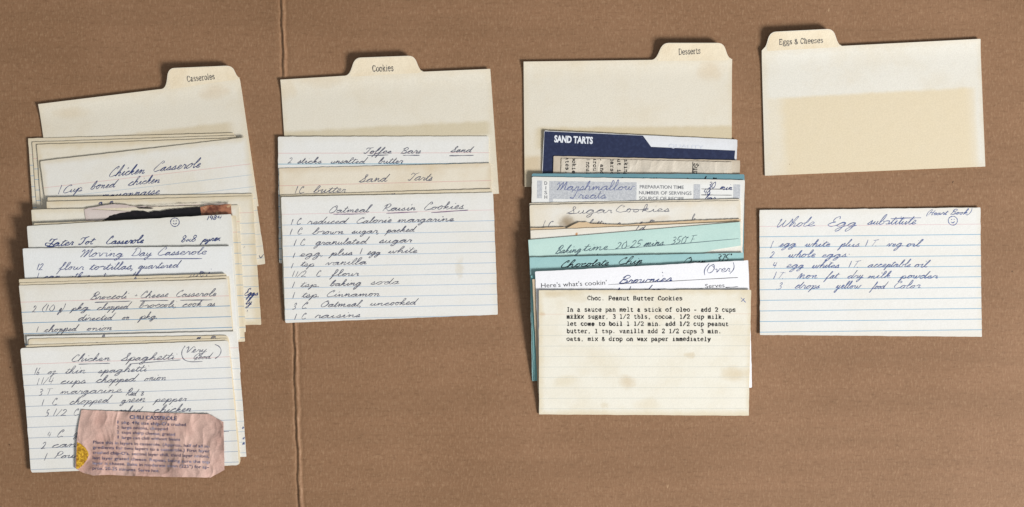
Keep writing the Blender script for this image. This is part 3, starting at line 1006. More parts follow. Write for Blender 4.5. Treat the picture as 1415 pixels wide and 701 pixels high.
def torn_clipping():
    top = [(117, 289.6), (123, 287.6), (130.5, 286.4), (140, 284.6), (155.6, 282.6), (165, 282.3), (171, 282.9), (180, 284.6), (188, 285.8), (199, 285.3), (210, 286.4),
           (222, 285.2), (235, 284.6), (246, 283.6), (253, 282.4), (262, 282.9), (275, 282.6), (290, 281.8), (305, 282.3), (320.5, 280.8)]
    out = [(a + random.uniform(-.4, .4), b + random.uniform(-.35, .35)) for a, b in densify(top + [(320.5, 281)], 3)[:-2]]
    out = out + [(321.5, 300), (324, 360), (128, 362), (119, 305)]
    c = Card('recipe_clipping', 'torn magazine photo, black with a ragged white edge and a reddish brown end', 'clipping', None,
             [(117, 289), (320.5, 281), (324, 360), (128, 362)], outline=out, t=0.00012, gap=0.0002, step=0.004,
             base=(216, 204, 198), aged=(186, 160, 150), age=.5, edge=.3, crinkle=.0003)
    N = NT('magazine_black')
    N.L(N.mix(N.step(N.noise(300, 4), .45, .8), (0.004, 0.003, 0.005, 1), (0.014, 0.010, 0.013, 1)), N.b.inputs['Base Color'])
    N.b.inputs['Roughness'].default_value = .45
    blk = [(139, 308), (141.5, 304.5), (148, 301.5), (152, 298.6), (155.6, 297.2), (163, 295.8), (169.7, 293.6), (178, 293), (188.6, 291.2), (199.5, 292), (205.7, 293.5), (213, 292), (221.4, 292),
           (231, 290), (245, 288.6), (256, 288), (265.4, 286.6), (276.3, 286.6), (278.5, 300), (279, 330), (150, 335)]
    blk = [(a + random.uniform(-.5, .5), b + random.uniform(-.5, .5)) for a, b in densify(blk, 2.2)]
    c.sheet('black_print', N.m, blk)
    c.sheet('black_print', N.m, [(189, 287.2), (196, 286.4), (205, 287), (213, 287.6), (209, 288.8), (199, 288.6), (192, 288.4)])
    N = NT('magazine_brown')
    n = N.noise(160, 4, .7)
    col = N.mix(N.step(n, .35, .62), lin(96, 52, 38), lin(168, 112, 84))
    col = N.mix(N.step(N.noise(240, 3, .6, off=(2, 0, 0)), .55, .72), col, lin(212, 178, 138))
    N.L(col, N.b.inputs['Base Color'])
    N.b.inputs['Roughness'].default_value = .45
    c.sheet('colour_print', N.m, [(276.8, 286.4), (284, 284.6), (292, 283.2), (301, 283.8), (309, 282.8), (319, 282.2), (320.6, 300), (322, 330), (279.4, 330), (278.8, 300)])
    c.close()


torn_clipping()
c = card('cream ruled card sticking out past the margin of the Tater Tot Casserole card', [(48, 309), (327, 298), (337.5, 472.6), (58, 483)], G1, lines=STD, **CREAM); c.close()
c = card('white unruled card handwritten Tater Tot Casserole with a smiley and 1984', [(38.8, 312.7), (320.4, 296), (331, 470), (49, 487)], G1, gap=0.0003,
         base=(228, 227, 221), aged=(214, 206, 188), age=.2, edge=.3)
hand(c, NAVY, 5.0, [('Tater', 66, 103, 341, 339), ('Tot', 110, 134, 338.5, 337.5), ('Casserole', 148.5, 199.5, 337.5, 336)], width=.00058)
hand(c, NAVY, 4.2, [('8x8', 252, 273, 334.7), ('pyrex', 277, 306, 334.2)], width=.0006)
hand(c, NAVY, 2.8, [('1984', 287, 307, 304.6)], width=.0005)
stroke(c, NAVY, [(75, 338), (66, 336), (64.5, 339.5), (72, 341), (80, 339.5)], .00055)
smiley(c, NAVY, 242.8, 307.2, 6)
hand(c, BALL, 4, [('cup', 262, 276, 347)])
c.close()
c = card('white unruled card handwritten Moving Day Casserole, underlined', [(33.2, 343.5), (321, 340.5), (331, 516), (43, 519)], G1, gap=0.0003, base=(233, 234, 233), aged=(220, 216, 204), age=.15, edge=.25)
hand(c, BLUE if False else ink('pen_indigo', 84, 92, 136, .5), 5.2, [('Moving', 113, 172, 355.4), ('Day', 183, 211.5, 354), ('Casserole', 220, 286.8, 353, 351.8)])
IND = _inks['pen_indigo']
hand(c, IND, 4.8, [('12', 52.5, 66, 373.6), ('flour', 79, 117.3, 373), ('tortillas,', 125, 185, 373, 372), ('quartered', 192, 252, 371.6, 370.2)])
hand(c, IND, 4.8, [('1', 52, None, 387), ('can', 60, 85, 386), ('stk', 97, 116, 386), ('s', 121, 127, 385), ('t', 143, 153, 385), ('th', 182, 198, 384), ('m', 276, 285, 380), ('i', 288, 297, 380)])
stroke(c, IND, [(124.5, 358.4), (200, 358), (280.5, 357.6)])
c.close()
c = card('cream card above the Broccoli card, its writing half covered', [(28.2, 385.7), (314.5, 378.4), (326, 553), (39, 560)], G1, gap=0.0003, **CREAM)
hand(c, BALL2, 4.2, [('Newc', 184, 206, 389, 388.5), ('omer', 212, 240, 389), ('"1981"', 259, 296, 387.2)])
c.close()
c = card('cream card showing one thin edge right above the Broccoli card', [(28.8, 391.2), (318.5, 381.5), (328, 556), (40, 565)], G1, **CREAM); c.close()
c = card('ruled card handwritten Broccoli and Cheese Casserole with underlined title', [(28.2, 394.7), (316, 385.7), (330, 561), (41, 570)], G1, gap=0.0003, lines=(22.9, 36.8, 14.8), blue=(84, 140, 178), lop=.95, base=(229, 226, 218), aged=(216, 204, 180), age=.25, edge=.4)
hand(c, BALL, 4.4, [('Broccoli', 126, 180, 414, 412.6), ('+', 188, 192, 410.5), ('Cheese', 196.4, 234, 411.8, 410.4), ('Casserole', 245.6, 300.5, 410.3, 408.8)])
for a in ([(132.4, 418), (181.6, 416.2)], [(195, 416), (234, 415)], [(250.5, 415), (295, 414.4)]):
    stroke(c, BALL, a)
hand(c, BALL, 4.2, [('2', 45.4, 54, 431.6), ('(10', 60, 77, 430.3), ('g)', 80, 92, 430), ('pkg.', 97, 126, 429), ('chopped', 135, 184, 428.4, 426.6), ('broccoli,', 193, 246, 425.4, 424), ('cook', 252.5, 281, 424), ('as', 287.5, 306, 423.2),
                    ('directed', 108.6, 161, 443.3, 442), ('on', 169, 185, 442.2), ('pkg.', 190.7, 218, 440.8), ('1', 51, None, 459.5), ('chopped', 61, 110, 458.8, 457.6), ('onion', 120, 155, 457.2)])
c.close()
c = card('cream card whose long margin runs out beside the Chicken Spaghetti card', [(39.5, 464.6), (328.5, 457.5), (339.5, 632), (50, 640)], G1, gap=0.0003, lines=STD, lop=.5, **WHITE)
hand(c, BLUE, 3.2, [('o', 334, 337, 593), ('e', 334.5, 337.5, 607.5), ('a', 334.5, 337.5, 615)])
hand(c, BALL, 4, [('a', 143, 147, 466)])
c.close()
c = card('cream rounded card above the Chicken Spaghetti card, first of two edges', [(41.3, 467.8), (317.4, 463.3), (331.8, 641.6), (53, 646)], G1, r=4, gap=0.0003, **CREAM)
hand(c, BALL, 3.8, [('o', 133, 138, 476), ('on', 273, 279, 469), ('m', 293, 301, 468)])
c.close()
c = card('cream rounded card edge touching the top of the Chicken Spaghetti card', [(38, 476.8), (317, 467.2), (330.8, 642.6), (50, 651)], G1, r=4, **CREAM); c.close()
c = card('ruled card handwritten Chicken Spaghetti (Very Good), last of its fan', [(30, 481), (317, 470.3), (329.5, 643.5), (41.6, 653.8)], G1, gap=0.0005, r=2, lines=(22.4, 37, 14.6), blue=(140, 156, 178), lop=.75, **WHITE)
hand(c, BALL2, 4.8, [('Chicken', 101, 153.6, 499.6, 498), ('Spaghetti', 168, 246, 498.6, 496.5)])
hand(c, BALL2, 4.2, [('Very', 259, 287, 487.5), ('Good.', 269, 296, 496.4)])
stroke(c, BALL2, [(257.5, 477.7), (253.3, 484), (252.6, 491), (256, 497), (265, 499.8), (281, 499.3)])
stroke(c, BALL2, [(298.3, 475.7), (304, 478.5), (306.8, 484), (304.5, 490.5), (298.3, 495.5)])
stroke(c, BALL2, [(110, 503.2), (153, 502)])
stroke(c, BALL2, [(180, 502.9), (215, 500), (250.4, 497.3)])
hand(c, BALL2, 4.6, [('16', 49, 60.5, 517.7), ('oz.', 66.7, 80, 517), ('thin', 91, 119.5, 516.4), ('spaghetti', 136, 207, 515.4, 513),
                     ('1', 52, 56, 532), ('1/4', 58, 75, 531), ('cups', 84, 119.5, 530.6), ('chopped', 132.6, 193, 529, 526.6), ('onion', 199.5, 230, 526.4),
                     ('3', 54, 61, 546.6), ('\u0442', 66, 79, 546), ('margarine', 83, 169, 545, 542), ('Red', 174, 193, 547), ('&', 195, 202, 547),
                     ('1', 58, None, 561), ('C', 72.7, 82, 560), ('chopped', 96, 155.5, 559, 556.6), ('green', 165.6, 200.5, 556.6), ('pepper', 210.7, 258, 555.6, 554),
                     ('5', 62, 69, 576), ('1/2', 73.5, 92, 575), ('C', 102, 114, 574.7), ('up', 122, 136, 574), ('cooked', 156, 198, 571.8, 570.6), ('chicken', 212, 264, 570.2, 568.6),
                     ('4', 65.3, 74, 605.4), ('C.', 79, 92, 604.4), ('g', 100.6, 111, 602.8), ('2', 56, 69, 620.8), ('can', 71, 106, 619.2), ('1', 60.5, None, 637), ('Pour', 74, 108, 634.2)])
stroke(c, BALL2, [(300, 597.6), (316, 596.6)])
c.close()


def pink_clipping():
    out = [(112.9, 565.8), (116, 566.2), (160, 568.3), (215, 570.4), (262, 571.6), (289.6, 572.3), (299, 577.5), (309, 583.3), (309.6, 610), (310, 649.6), (300, 655.6), (290.5, 660.5),
           (262, 660), (229.7, 659.6), (180, 658), (150, 656.6), (128, 657.4), (122, 655.5), (114, 653.6), (108, 650), (103.6, 647.2), (105, 630), (106.5, 605), (109, 588)]
    c = Card('recipe_clipping', 'pink crumpled newsprint recipe headed CHILI CASSEROLE stuck over the spaghetti card', 'clipping', None,
             [(110, 565.5), (309, 573), (310, 660), (103, 655)], outline=out, t=0.00012, gap=0.0007, step=0.0014, crinkle=0.0005, rough_edge=0.25,
             mat=paper((210, 176, 163), (190, 147, 134), .8, .0, w=206, h=92, fibre=.16, rough=.42, spec=.4, creases=1.7))
    printed(c, NEWS, 'CHILI CASSEROLE', 179.3, 578.8, 244.6, 580.8, 4.9, bold=.035)
    L = [('1', 162.5, 585.2, 164, 585.3), ('pkg. 49¢ size', 168.4, 585.5, 206, 587.1), ('2', 162, 592, 164.5, 592.1), ('large onions, chopped', 168.4, 592.6, 232, 594.8), ('2', 162, 599, 164.5, 599.1),
         ('cups sharp cheese, grated', 168.4, 599.3, 242, 602.4), ('1', 162.5, 606, 164, 606.1), ('large can chili without beans', 168.4, 606.6, 249, 609.4),
         ('Place this in layers in casserole. (Approx. half of all in-', 128.8, 613, 290, 619),
         ('gredients for two layers to a casserole.) First layer', 128.3, 620, 289.8, 625.6),
         ('crushed', 128.3, 627.2, 150, 628), ('second layer chili, third layer onions,', 182, 629.2, 289, 632.8), ('last layer grated cheese. Repeat, being sure the top', 128, 634.6, 289.8, 640.8),
         ('layer is cheese. Bake in moderate oven (225°) for ap-', 128, 641.8, 288.6, 648), ('prox. 20-25 minutes. Serve hot.', 127.7, 649, 220, 653)]
    for t, a, b, d, e in L:
        printed(c, NEWS, t, a, b, d, e, 4.0, bold=.016)
    printed(c, NEWS, "chip-O's", 208.5, 587.2, 234, 588.2, 4.1, bold=.03)
    printed(c, NEWS, 'crushed', 236.5, 588.3, 257, 589, 4.0, bold=.016)
    printed(c, NEWS, "chip-O's,", 152.5, 628.1, 179, 629.1, 4.1, bold=.03)
    N = NT('dried_glue')
    n = N.noise(700, 4, .75)
    col = N.mix(N.step(n, .38, .66), lin(150, 104, 22), lin(236, 188, 56))
    N.L(col, N.b.inputs['Base Color'])
    N.b.inputs['Roughness'].default_value = .35
    N.bump(n, .6, .0003)
    c.sheet('glue_patch', N.m, [(107, 611), (112, 613.2), (118, 618.5), (122, 624.5), (122.8, 629), (120.5, 635), (115.5, 642), (109.5, 647.4), (105.5, 648.3), (105.3, 640), (106, 625)], step=.0014, lift=.00009)
    c.close()


pink_clipping()

# ================================================================== COOKIES
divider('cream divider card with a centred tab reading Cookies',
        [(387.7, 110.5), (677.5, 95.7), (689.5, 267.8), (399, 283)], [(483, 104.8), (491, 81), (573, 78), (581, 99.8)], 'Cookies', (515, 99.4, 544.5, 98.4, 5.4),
        stains=[('box', -20, 285, 71, 90, 6, (206, 192, 160), .75), ('blob', 8, 12, 14, 16, (214, 190, 150), 0.30), ('blob', 60, 6, 30, 8, (206, 180, 138), 0.24)])  # tan band: part discoloured paper, part painted shadow above the Toffee Bars card
c = card('white ruled card handwritten Toffee Bars and Sand, tucked under the Sand Tarts card', [(384.3, 189.2), (675.2, 188.4), (677.5, 362), (385.6, 364)], G2, lines=(22.8, 37.8, 14.6), blue=(92, 164, 190), lop=.95, **WHITE)
hand(c, BALL, 3.9, [('Toffee', 502.6, 541, 212.6), ('Bars', 554, 581.5, 212.4), ('Sand', 622.4, 655.5, 210.6)])
for a in ([(508, 215.2), (537, 214.4)], [(557, 215), (580, 214.8)], [(621, 215.6), (654.6, 214.9)]):
    stroke(c, BALL, a)
hand(c, BALL, 3.9, [('2', 398, 407.5, 226), ('sticks', 411, 445, 226), ('unsalted', 457, 509, 226), ('butter', 522.6, 557, 226)])
c.close()
c = card('tan aged card handwritten Sand Tarts and 1c butter', [(385.7, 233), (678, 225.6), (683.5, 400), (391, 407)], G2, gap=.0003, lines=(24, 37.5, 14.6), base=(229, 220, 202), aged=(206, 184, 148), age=.4, edge=.4, red=(206, 140, 140), lop=.5)
hand(c, BALL2, 5.2, [('Sand', 496, 539, 252.2, 251), ('Tarts', 564, 598, 250, 249.4)])
hand(c, BALL2, 4.6, [('1', 408, None, 267.6), ('C', 414, 422.5, 267.4), ('butter', 433, 478, 266.6, 265.6)])
c.close()
c = card('cream card peeking out as a thin strip above the Oatmeal Raisin Cookies card', [(387.5, 269.6), (679.8, 261.4), (685, 434), (393, 444)], G2, gap=.0002, **CREAM)
hand(c, BALL, 3.8, [('o', 436, 441, 274.5), ('n', 533, 537, 272), ('m', 540, 546, 271.5)])
c.close()
c = card('white ruled card handwritten Oatmeal Raisin Cookies with ten ingredients', [(388.9, 272.4), (681.5, 266.2), (688, 435), (394, 446.6)], G2, gap=.0005, lines=(24, 38.8, 14.5), blue=(146, 176, 204), red=(222, 176, 180), lop=.75, stains=[('blob', 243, 103, 6, 14, (206, 190, 158), 0.36)], **WHITE)
hand(c, BALL, 4.5, [('Oatmeal', 455.6, 515, 294.6, 293), ('Raisin', 529, 574.5, 292, 290.8), ('Cookies', 587, 641, 290.4, 288.8)], asc=1.45)
for a in ([(461, 296.4), (506, 295.8)], [(534, 295), (577, 293.2)], [(596, 294.2), (647, 290.6)]):
    stroke(c, ink('pen_violet', 110, 84, 120, .5), a)
hand(c, BALL, 4.0, [('1', 402.5, None, 311), ('C', 411, 417, 310.4), ('reduced', 425, 483, 310, 309), ('Calorie', 493.4, 541, 309, 307.6), ('margarine', 549, 628, 307.6, 305.6),
                    ('1', 401, None, 325), ('C', 412, 419.5, 324), ('brown', 431, 475, 324.2), ('sugar,', 486, 523, 323), ('packed', 531.5, 576, 321.4),
                    ('1', 406.5, None, 340), ('C', 415.7, 422.5, 339.4), ('granulated', 433.5, 511, 338.6, 337), ('sugar', 524, 569.5, 336),
                    ('1', 405, None, 357), ('egg,', 413.5, 445.5, 354.4), ('plus', 454, 487, 353), ('1', 497.5, None, 351.6), ('egg', 507, 526, 352), ('white', 536.5, 577, 350),
                    ('1', 402.5, None, 371.5), ('tsp', 415, 434.5, 368.4), ('vanilla', 449.7, 506.5, 366.6, 365.4),
                    ('1', 404, None, 382.8), ('1/2', 408.5, 423, 383), ('C', 437.7, 445, 382.4), ('flour', 455, 496, 381.6),
                    ('1', 404, None, 398), ('tsp.', 415, 441, 396.8), ('baking', 455.7, 499, 395.4), ('soda', 512, 551.5, 393.4),
                    ('1', 404.5, None, 412.6), ('tsp.', 416.7, 440, 411.4), ('Cinnamon', 452, 525, 410.4, 409.2),
                    ('3', 404, 411, 427.6), ('C.', 417.5, 431, 426.6), ('Oatmeal,', 443.7, 501, 424.6), ('uncooked', 511, 578.5, 422.6, 421.2),
                    ('1', 407, None, 442), ('C', 417, 423.5, 441.2), ('raisins', 435, 497.5, 439.8, 438.4)])
c.close()

# ================================================================== DESSERTS
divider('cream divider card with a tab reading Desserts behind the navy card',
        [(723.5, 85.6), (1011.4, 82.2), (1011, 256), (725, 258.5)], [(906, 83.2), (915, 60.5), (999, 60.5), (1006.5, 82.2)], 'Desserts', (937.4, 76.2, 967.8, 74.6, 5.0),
        stains=[('box', 18, 300, 91, 120, 8, (208, 192, 158), .8), ('box', -5, 26, 130, 190, 12, (206, 184, 148), .7), ('blob', 257, 16, 19, 15, (208, 180, 138), 0.36)])  # first box mixes aged paper with painted-in shade along the navy card's top


def navy_card():
    cs = [(751.8, 180.8), (1019, 193), (1012, 360), (744, 348)]
    N = NT('navy_print')
    n = N.noise(500, 4, .7)
    cc = N.mix(N.step(n, .4, .8), lin(34, 42, 72), lin(48, 58, 90))
    sp = N.step(N.noise(360, 1, .4), .80, .83)
    cc = N.mix(sp, cc, lin(170, 178, 200))
    N.L(cc, N.b.inputs['Base Color'])
    N.b.inputs['Roughness'].default_value = .4
    c = card('glossy navy card printed SAND TARTS with a slanted white band', cs, G3, r=1.5, t=.0003, base=(226, 228, 232), aged=(200, 196, 190), age=.2, edge=.2)
    f = lambda x, y: (751.8 + (1019 - 751.8) * x / 267 + (-7.4) * y / 167, 180.8 + 12.2 * x / 267 + y)
    c.sheet('navy_panel', N.m, [f(0.6, .9), f(136.5, .7), f(148.5, 15.6), f(264.5, 15.4), f(264, 25), f(265.5, 32), f(264.5, 45), f(265, 160), f(.6, 160)], lift=.00003)
    wht = ink('print_white', 226, 230, 236, .2)
    printed(c, wht, 'SAND TARTS', 765.7, 196.4, 819, 198.8, 8.7, bold=.042)
    hg = ink('print_pale', 212, 216, 228, .1)
    printed(c, hg, 'QUALITY', 924, 204.2, 972, 206.4, 5)
    c.close()


navy_card()
c = card('beige backing card behind a typed clipping pasted sideways', [(765, 215.8), (1022.4, 222), (1019, 395), (760, 389)], G3, base=(206, 194, 176), aged=(180, 162, 136), age=.5, edge=.3, gap=.0003)
c.close()
c = Card('recipe_clipping', 'wrinkled typed clipping turned sideways, reading down from its edge', 'clipping', None,
         [(775.8, 219), (1012, 224.2), (1009, 380), (772, 375)], t=.0001, gap=.0003, crinkle=.00012, step=.0022, rough_edge=.3,
         mat=paper((214, 205, 190), (190, 174, 150), .45, .2, w=236, h=156, creases=.6, fibre=.1))
for t, x, y in (('ates.', 782, 218), ('ookie', 791.3, 218), ('incul', 810.7, 220), ('arou', 820.3, 219), ('t and', 830, 219), ('parso', 844, 220), ('ut in', 853.6, 221), ('aking', 863, 221)):
    slab(c, TYPE, t, x, y - 1, x - .3, y - 1 + 4.7 * len(t), 3.2, .00036, 'typed_line', jit=.15)
slab(c, TYPE, 'Sup', 958.8, 226, 958.6, 241.5, 4.2, .00042, 'typed_line')
stroke(c, TYPE, [(957.3, 224), (957.1, 246)], part='typed_line')
for t, x in (('to', 782), ('for', 812), ('mix', 822), ('egg', 834), ('and', 846), ('pan', 860), ('to', 955)):
    slab(c, TYPE, t, x - 1, 241, x - 1.2, 241 + 4.7 * len(t), 3.2, .00036, 'typed_line')
c.close()
c = card('dark teal card edge showing just above the Marshmallow Treats card', [(735, 240), (1028.7, 241), (1027, 415), (735, 414)], G3, gap=.0004, base=(112, 154, 164), aged=(92, 134, 148), age=.5, edge=.1)
hand(c, BLACKPEN, 4, [('cup', 856, 866, 250), ('sugar', 885, 908, 250), ('n', 948, 954, 250), ('h', 971, 979, 252), ('m', 984, 991, 250)])
c.close()

c = card('white printed card with grey panels handwritten Marshmallow Treats', [(735, 244.4), (1029, 249), (1023.5, 425), (733, 420)], G3, gap=.0003, base=(234, 234, 231), aged=(220, 212, 194), age=.15, edge=.4)
N = NT('halftone_grey')
n = N.noise(900, 3, .8)
N.L(N.mix(N.step(n, .35, .7), lin(178, 181, 186), lin(206, 208, 211)), N.b.inputs['Base Color'])
N.b.inputs['Roughness'].default_value = .6
for q in ([(742.3, 249.8), (749.4, 250), (748.8, 274.3), (742, 274.1)], [(759.2, 250.4), (879.7, 252.3), (879.3, 277.2), (764, 275.2), (764, 290), (758.8, 290)],
          [(958.4, 254.9), (967.4, 255), (967, 284), (958, 284)], [(1013.4, 255.1), (1022.8, 255.3), (1022, 284), (1012.8, 284)]):
    c.sheet('grey_panel', N.m, q, lift=.00003)
for ch, y in zip('DISH', (255.6, 262.2, 268.6, 274.9)):
    printed(c, GREY, ch, 752.4 if ch != 'I' else 753.7, y, 756.2 if ch != 'I' else 754.7, y + .05, 4.6, bold=.01)
for t, a, b, d, e in (('PREPARATION TIME', 884, 260.6, 944.8, 261.4), ('NUMBER OF SERVINGS', 883, 268.8, 955.4, 269.6), ('SOURCE OF RECIPE', 883, 276.4, 944.8, 277.2)):
    printed(c, GREY, t, a, b, d, e, 4.5, bold=.006)
PERI = ink('pen_periwinkle', 104, 112, 154, .5)
hand(c, PERI, 5.6, [('Marshmallow', 769.7, 877, 263, 262.8), ('Treats', 788, 838, 274.6, 274)], width=.00044, slant=.3)
stroke(c, PRN, [(969, 261.4), (1011.7, 262)], .00028, 'printed_line')
stroke(c, PRN, [(968.6, 269.6), (1011, 270)], .00028, 'printed_line')
hand(c, NAVY, 4.4, [('30', 978, 990, 260.4), ('min', 994, 1012, 262.2), ('48', 973, 989, 269), ('bar', 973, 989, 277)], width=.00042)
c.close()
c = card('cream card with only its top edge visible over the Marshmallow Treats card', [(731.5, 281), (1023, 275.2), (1026, 448), (735, 455)], G3, gap=.0003, base=(231, 226, 215), aged=(214, 198, 166), age=.25, edge=.5); c.close()
c = card('cream card handwritten Sugar Cookies with a brown scorch stain', [(732, 283.6), (1022.3, 277.5), (1025, 450), (736, 458)], G3, gap=.0002, base=(232, 228, 219), aged=(218, 200, 166), age=.3, edge=.4,
         stains=[('blob', 53, 26, 13, 12, (120, 98, 72), 0.95), ('blob', 90, 27, 13, 6, (170, 146, 112), 0.42), ('blob', 60, 22, 30, 14, (206, 188, 156), 0.36), ('blob', 172, 22, 26, 6, (196, 172, 136), 0.33), ('blob', 10, 12, 20, 30, (222, 206, 174), 0.36)])
hand(c, BALL2, 4.6, [('Sugar', 783, 846, 295.6, 294.4), ('Cookies', 851.3, 925, 293.6, 292.6)], slant=.25, width=.00036)
hand(c, BALL2, 4.6, [('1', 750, None, 315), ('C', 758, 768, 315), ('butter', 812, 838, 313), ('a', 852, 858, 312), ('p', 882, 892, 310.5), ('m', 897, 905, 308.5), ('b', 955, 961, 306)], width=.00036)
c.close()
edge7 = [(733, 315.4), (750, 315), (781, 314.2), (781.6, 316.4), (787, 313.5), (793, 310.4), (800, 307.2), (806, 307.6), (811, 306.8), (815, 309), (819, 309.4), (828, 309.6), (842, 310.6), (858, 310.8), (875, 310.2), (892, 308.8), (910, 307.6), (935, 306.4), (958, 304.9), (985, 304.2), (1022.7, 302.9)]
edge7 = [(a, b + random.uniform(-.3, .3)) for a, b in densify(edge7, 3)]
edge7 = [p for i, p in enumerate(edge7) if p[0] <= 1022.8 and (i < 5 or p[0] > 734)]
_e = []
for p in edge7:
    if not _e or p[0] > _e[-1][0] + .15:
        _e.append(p)
c = card('buff card with a ragged torn top edge below the Sugar Cookies card', [(733, 315.4), (1022.7, 302.9), (1026, 470), (738, 486)], G3, outline=_e + [(1026, 470), (738, 486)], gap=.0004,
         base=(228, 210, 182), aged=(204, 172, 130), age=.45, edge=.6); c.close()
c = card('off-white card between the torn buff card and the pale teal card', [(733, 318.6), (1023.6, 306.4), (1027, 478), (740, 492)], G3, gap=.0003, base=(234, 230, 221), aged=(222, 208, 180), age=.2, edge=.3,
         stains=[('blob', 62, 6, 3, 2.2, (196, 130, 60), 1.00)])
hand(c, BALL2, 4.2, [("1'd", 878, 895, 319)])
c.close()
c = card('pale teal card handwritten Baking time with a cut-off corner', [(729.9, 331.8), (1021.7, 307), (1030, 470), (741, 505)], G3, gap=.0004, outline=[(729.9, 331.8), (1021.7, 307), (1023, 339.5), (1004, 342.5), (984, 345.6), (965, 352), (960, 470), (741, 505)],
         base=(194, 222, 214), aged=(176, 208, 202), age=.5, edge=.25)
TG = ink('pen_tealgrey', 78, 98, 110, .5)
hand(c, TG, 5.0, [('Baking', 767, 803, 351, 348.6), ('time', 805, 840, 347, 345.4), ('20-25', 850, 888, 345, 341.6), ('mins.', 889, 918, 341.2, 338.6), ('350', 927, 948, 337.6, 336.4), ('^', 949, 951.5, 338), ('F', 954, 963, 335.6)])
stroke(c, TG, [(840, 345.5), (930, 338), (1020, 330)], .00024)
hand(c, TG, 4.4, [('t', 822, 827, 359)])
c.close()
c = card('teal card handwritten Chocolate Chip and 375 degrees', [(731.8, 356), (1026.7, 349.4), (1031, 520), (735.5, 527.5)], G3, gap=.0004, base=(164, 203, 202), aged=(142, 184, 188), age=.5, edge=.2)
hand(c, BLACKPEN, 4.6, [('Chocolate', 776, 841, 370, 366.8), ('Chip', 855, 887, 365.6, 364.2), ('Oven', 944, 974, 365.6), ('375', 989, 1008, 361.4), ('^', 1009, 1012, 361)], width=.00052)
hand(c, BLACKPEN, 4, [('I', 738, None, 494)])
stroke(c, BLACKPEN, [(738, 483), (741, 487), (737.5, 492)])
c.close()
c = card('mid teal card showing a sliver beside the buff card', [(733.6, 381), (1027, 366), (1032, 520), (737.8, 527)], G3, gap=.0002, base=(140, 192, 190), aged=(120, 172, 174), age=.4, edge=.2); c.close()
c = card('buff card sliver between the teal card and the Brownies card', [(735.4, 386), (1031, 372), (1036, 534), (743.6, 545)], G3, gap=.0002, base=(214, 196, 170), aged=(190, 166, 134), age=.4, edge=.4); c.close()
c = card("bright white printed card beginning Here's what's cookin', filled in Brownies", [(739.3, 375.4), (1033, 359.8), (1040.5, 536.4), (747, 552)], G3, gap=.0003, base=(240, 240, 244), aged=(230, 228, 226), age=.1, edge=.15)
printed(c, PRN, "Here's what's cookin'", 747.9, 397.7, 838, 393.4, 6.2, bold=-.006)
printed(c, PRN, 'Serves', 974, 398.2, 1000.6, 396.8, 5.4, bold=-.006)
stroke(c, PRN, [(840.3, 393.3), (1018.8, 383.6)], .0003, 'printed_line')
stroke(c, PRN, [(1002, 397.4), (1019, 396.4)], .0003, 'printed_line')
stroke(c, PRN, [(930, 400.4), (971, 398.4)], .0003, 'printed_line')
hand(c, NAVY, 5.0, [('Brownies', 855, 928, 391.8, 388.8)], width=.0005)
stroke(c, NAVY, [(914.6, 376.6), (915.4, 377)], .0006)
hand(c, NAVY, 5.4, [('(Over)', 972.5, 1013.5, 377.4, 375.6)], width=.0004, slant=.25)
hand(c, NAVY, 4.4, [('C', 809, 818, 409), ('S', 849, 856, 408), ('d', 864, 869, 406), ('der', 887, 912, 404)], width=.0005)
c.close()
c = card('stained cream card typewritten Choc. Peanut Butter Cookies, uppermost of its fan', [(744.5, 401), (1036.5, 400.4), (1036, 575.6), (745, 573.8)], G3, gap=.0006, curl=.0002, lines=(33, 48, 14.5), blue=(176, 184, 182), red=(214, 170, 150), lop=.38, rop=.35,
         base=(230, 226, 213), aged=(212, 196, 162), age=.35, edge=.6,
         stains=[('blob', 20, 7, 16, 6, (196, 172, 126), 0.42), ('blob', 48, 6, 18, 10, (200, 180, 138), 0.33), ('blob', 7, 33, 4, 3, (190, 150, 100), 0.36), ('blob', 122, 126, 14, 10, (198, 172, 128), 0.45),
                 ('blob', 36, 126, 18, 10, (212, 196, 160), 0.36), ('blob', 207, 91, 8, 5, (198, 176, 134), 0.42), ('blob', 270, 116, 22, 11, (198, 172, 122), 0.45), ('blob', 150, 158, 22, 10, (210, 192, 156), 0.30), ('blob', 90, 160, 6, 5, (200, 180, 140), 0.30), ('blob', 283, 8, 14, 14, (206, 188, 150), 0.30)])
ln = [('Choc. Peanut Butter Cookies', 811.3, 414.6), ('In a sauce pan melt a stick of oleo - add 2 cups', 782.8, 430.3), ('milkx sugar, 3 1/2 tbls, cocoa, 1/2 cup milk,', 782.8, 440),
      ('let come to boil 1 1/2 min. add 1/2 cup peanut', 782.8, 449.9), ('butter, 1 tsp. vanilla add 2 1/2 cups 3 min.', 782.8, 460.1), ('oats, mix & drop on wax paper immediately', 782.8, 470.9)]
for t, x, y in ln:
    slab(c, TYPE, t, x, y, x + 4.865 * len(t), y + .3, 3.75, .00046, 'typed_line', jit=.13)
slab(c, TYPE, 'xxxx', 782.8, 440, 782.8 + 4 * 4.865, 440, 3.75, .00034, 'typed_line')
stroke(c, BLUE, [(1022.6, 411.4), (1029.4, 417.8)], .00036)
stroke(c, BLUE, [(1027.6, 412.4), (1023.4, 416.8)], .00036)
c.close()

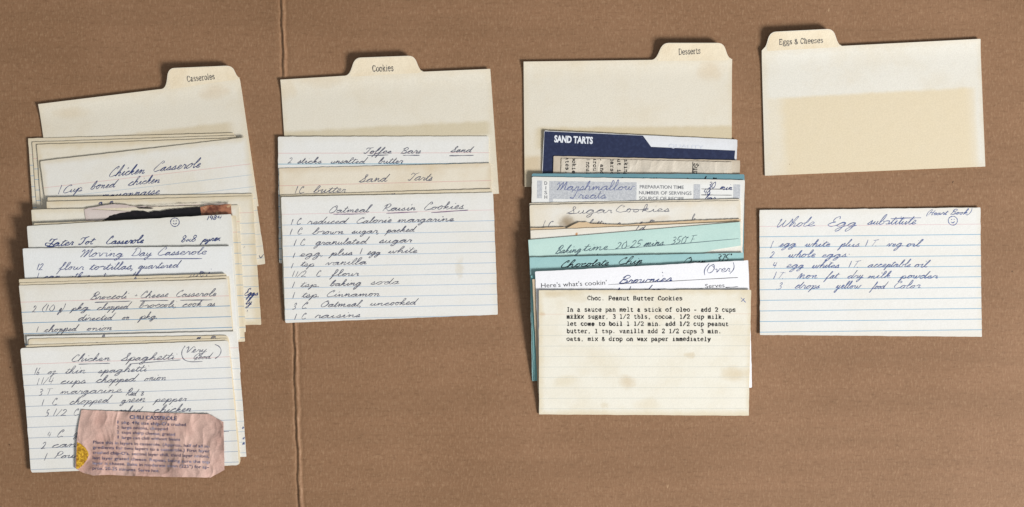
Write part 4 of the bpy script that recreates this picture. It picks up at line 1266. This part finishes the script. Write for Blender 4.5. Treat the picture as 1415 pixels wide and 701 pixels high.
# ================================================================== EGGS & CHEESES
divider('off-white divider card with a tab reading Eggs and Cheeses, its lower part yellowed',
        [(1052.3, 70.2), (1354.3, 54.2), (1361.5, 230.3), (1057, 243)], [(1057, 69.5), (1062.5, 45.5), (1150, 41), (1158.5, 64.2)], 'Eggs & Cheeses', (1075.8, 62.4, 1137, 59.6, 4.6),
        stains=[('box', 4, 290, 66, 240, 5, (226, 212, 184), .5), ('box', 24, 285, 66, 215, 10, (225, 210, 180), .9)], base=(229, 225, 214))
c = card('white ruled card handwritten Whole Egg Substitute, alone on the bare cardboard', [(1049.4, 290.4), (1354.5, 287), (1356.5, 465.6), (1050, 463)], G4, lines=(22.8, 37, 14.62), blue=(112, 166, 198), red=(216, 170, 178), lop=.9, gap=.0006, t=.0003, curl=.0002, **WHITE)
hand(c, BLUE, 5.6, [('Whole', 1074, 1126.5, 314.4, 312.6), ('Egg', 1144, 1184, 313.4, 312.4), ('substitute', 1198, 1266, 310.6, 310)], asc=1.45)
stroke(c, BLUE, [(1231, 302.6), (1250, 301.6), (1273, 301.2)], .0004)
hand(c, BLUE, 3.4, [('(Heart', 1280.6, 1311, 297.4), ('Book)', 1313, 1343, 296.8)], width=.00036)
smiley(c, BLUE, 1316.6, 305, 6.3)
hand(c, BLUE, 4.6, [('1', 1065, 1074, 343), ('egg', 1076, 1100.5, 341), ('white', 1112, 1147, 341.2), ('plus', 1157, 1188, 341.2), ('1', 1196, 1201, 340.8), ('\u0442.', 1205, 1219, 340.8), ('veg.', 1225, 1248, 341), ('oil', 1252, 1276, 341),
                    ('2', 1063.5, 1074.5, 356.7), ('whole', 1089, 1127, 355.8), ('eggs:', 1135.6, 1174, 355.6),
                    ('4', 1068.5, 1080, 370.4), ('egg', 1086, 1111, 370.2), ('whites', 1122, 1159.5, 370.6), ('1', 1173, 1178, 370), ('\u0442.', 1180, 1191, 370), ('acceptable', 1199, 1259, 369.6), ('oil', 1263.5, 1286, 369.6),
                    ('1', 1068.8, 1074, 385.7), ('\u0442.', 1076, 1090, 385.4), ('Non', 1101.6, 1129.5, 385.2), ('fat', 1137.8, 1161, 385.2), ('dry', 1171, 1193, 385), ('milk', 1199, 1232, 385), ('powder', 1240.7, 1296, 385.2),
                    ('.3', 1073, 1086, 399.8), ('drops', 1098, 1133, 399), ('yellow', 1152.5, 1191, 398.8), ('food', 1201, 1228, 399.6), ('Color', 1236, 1272, 398.6)])
c.close()
print('objects', len(SC.objects), 'max height mm', HF.max() * 1000)
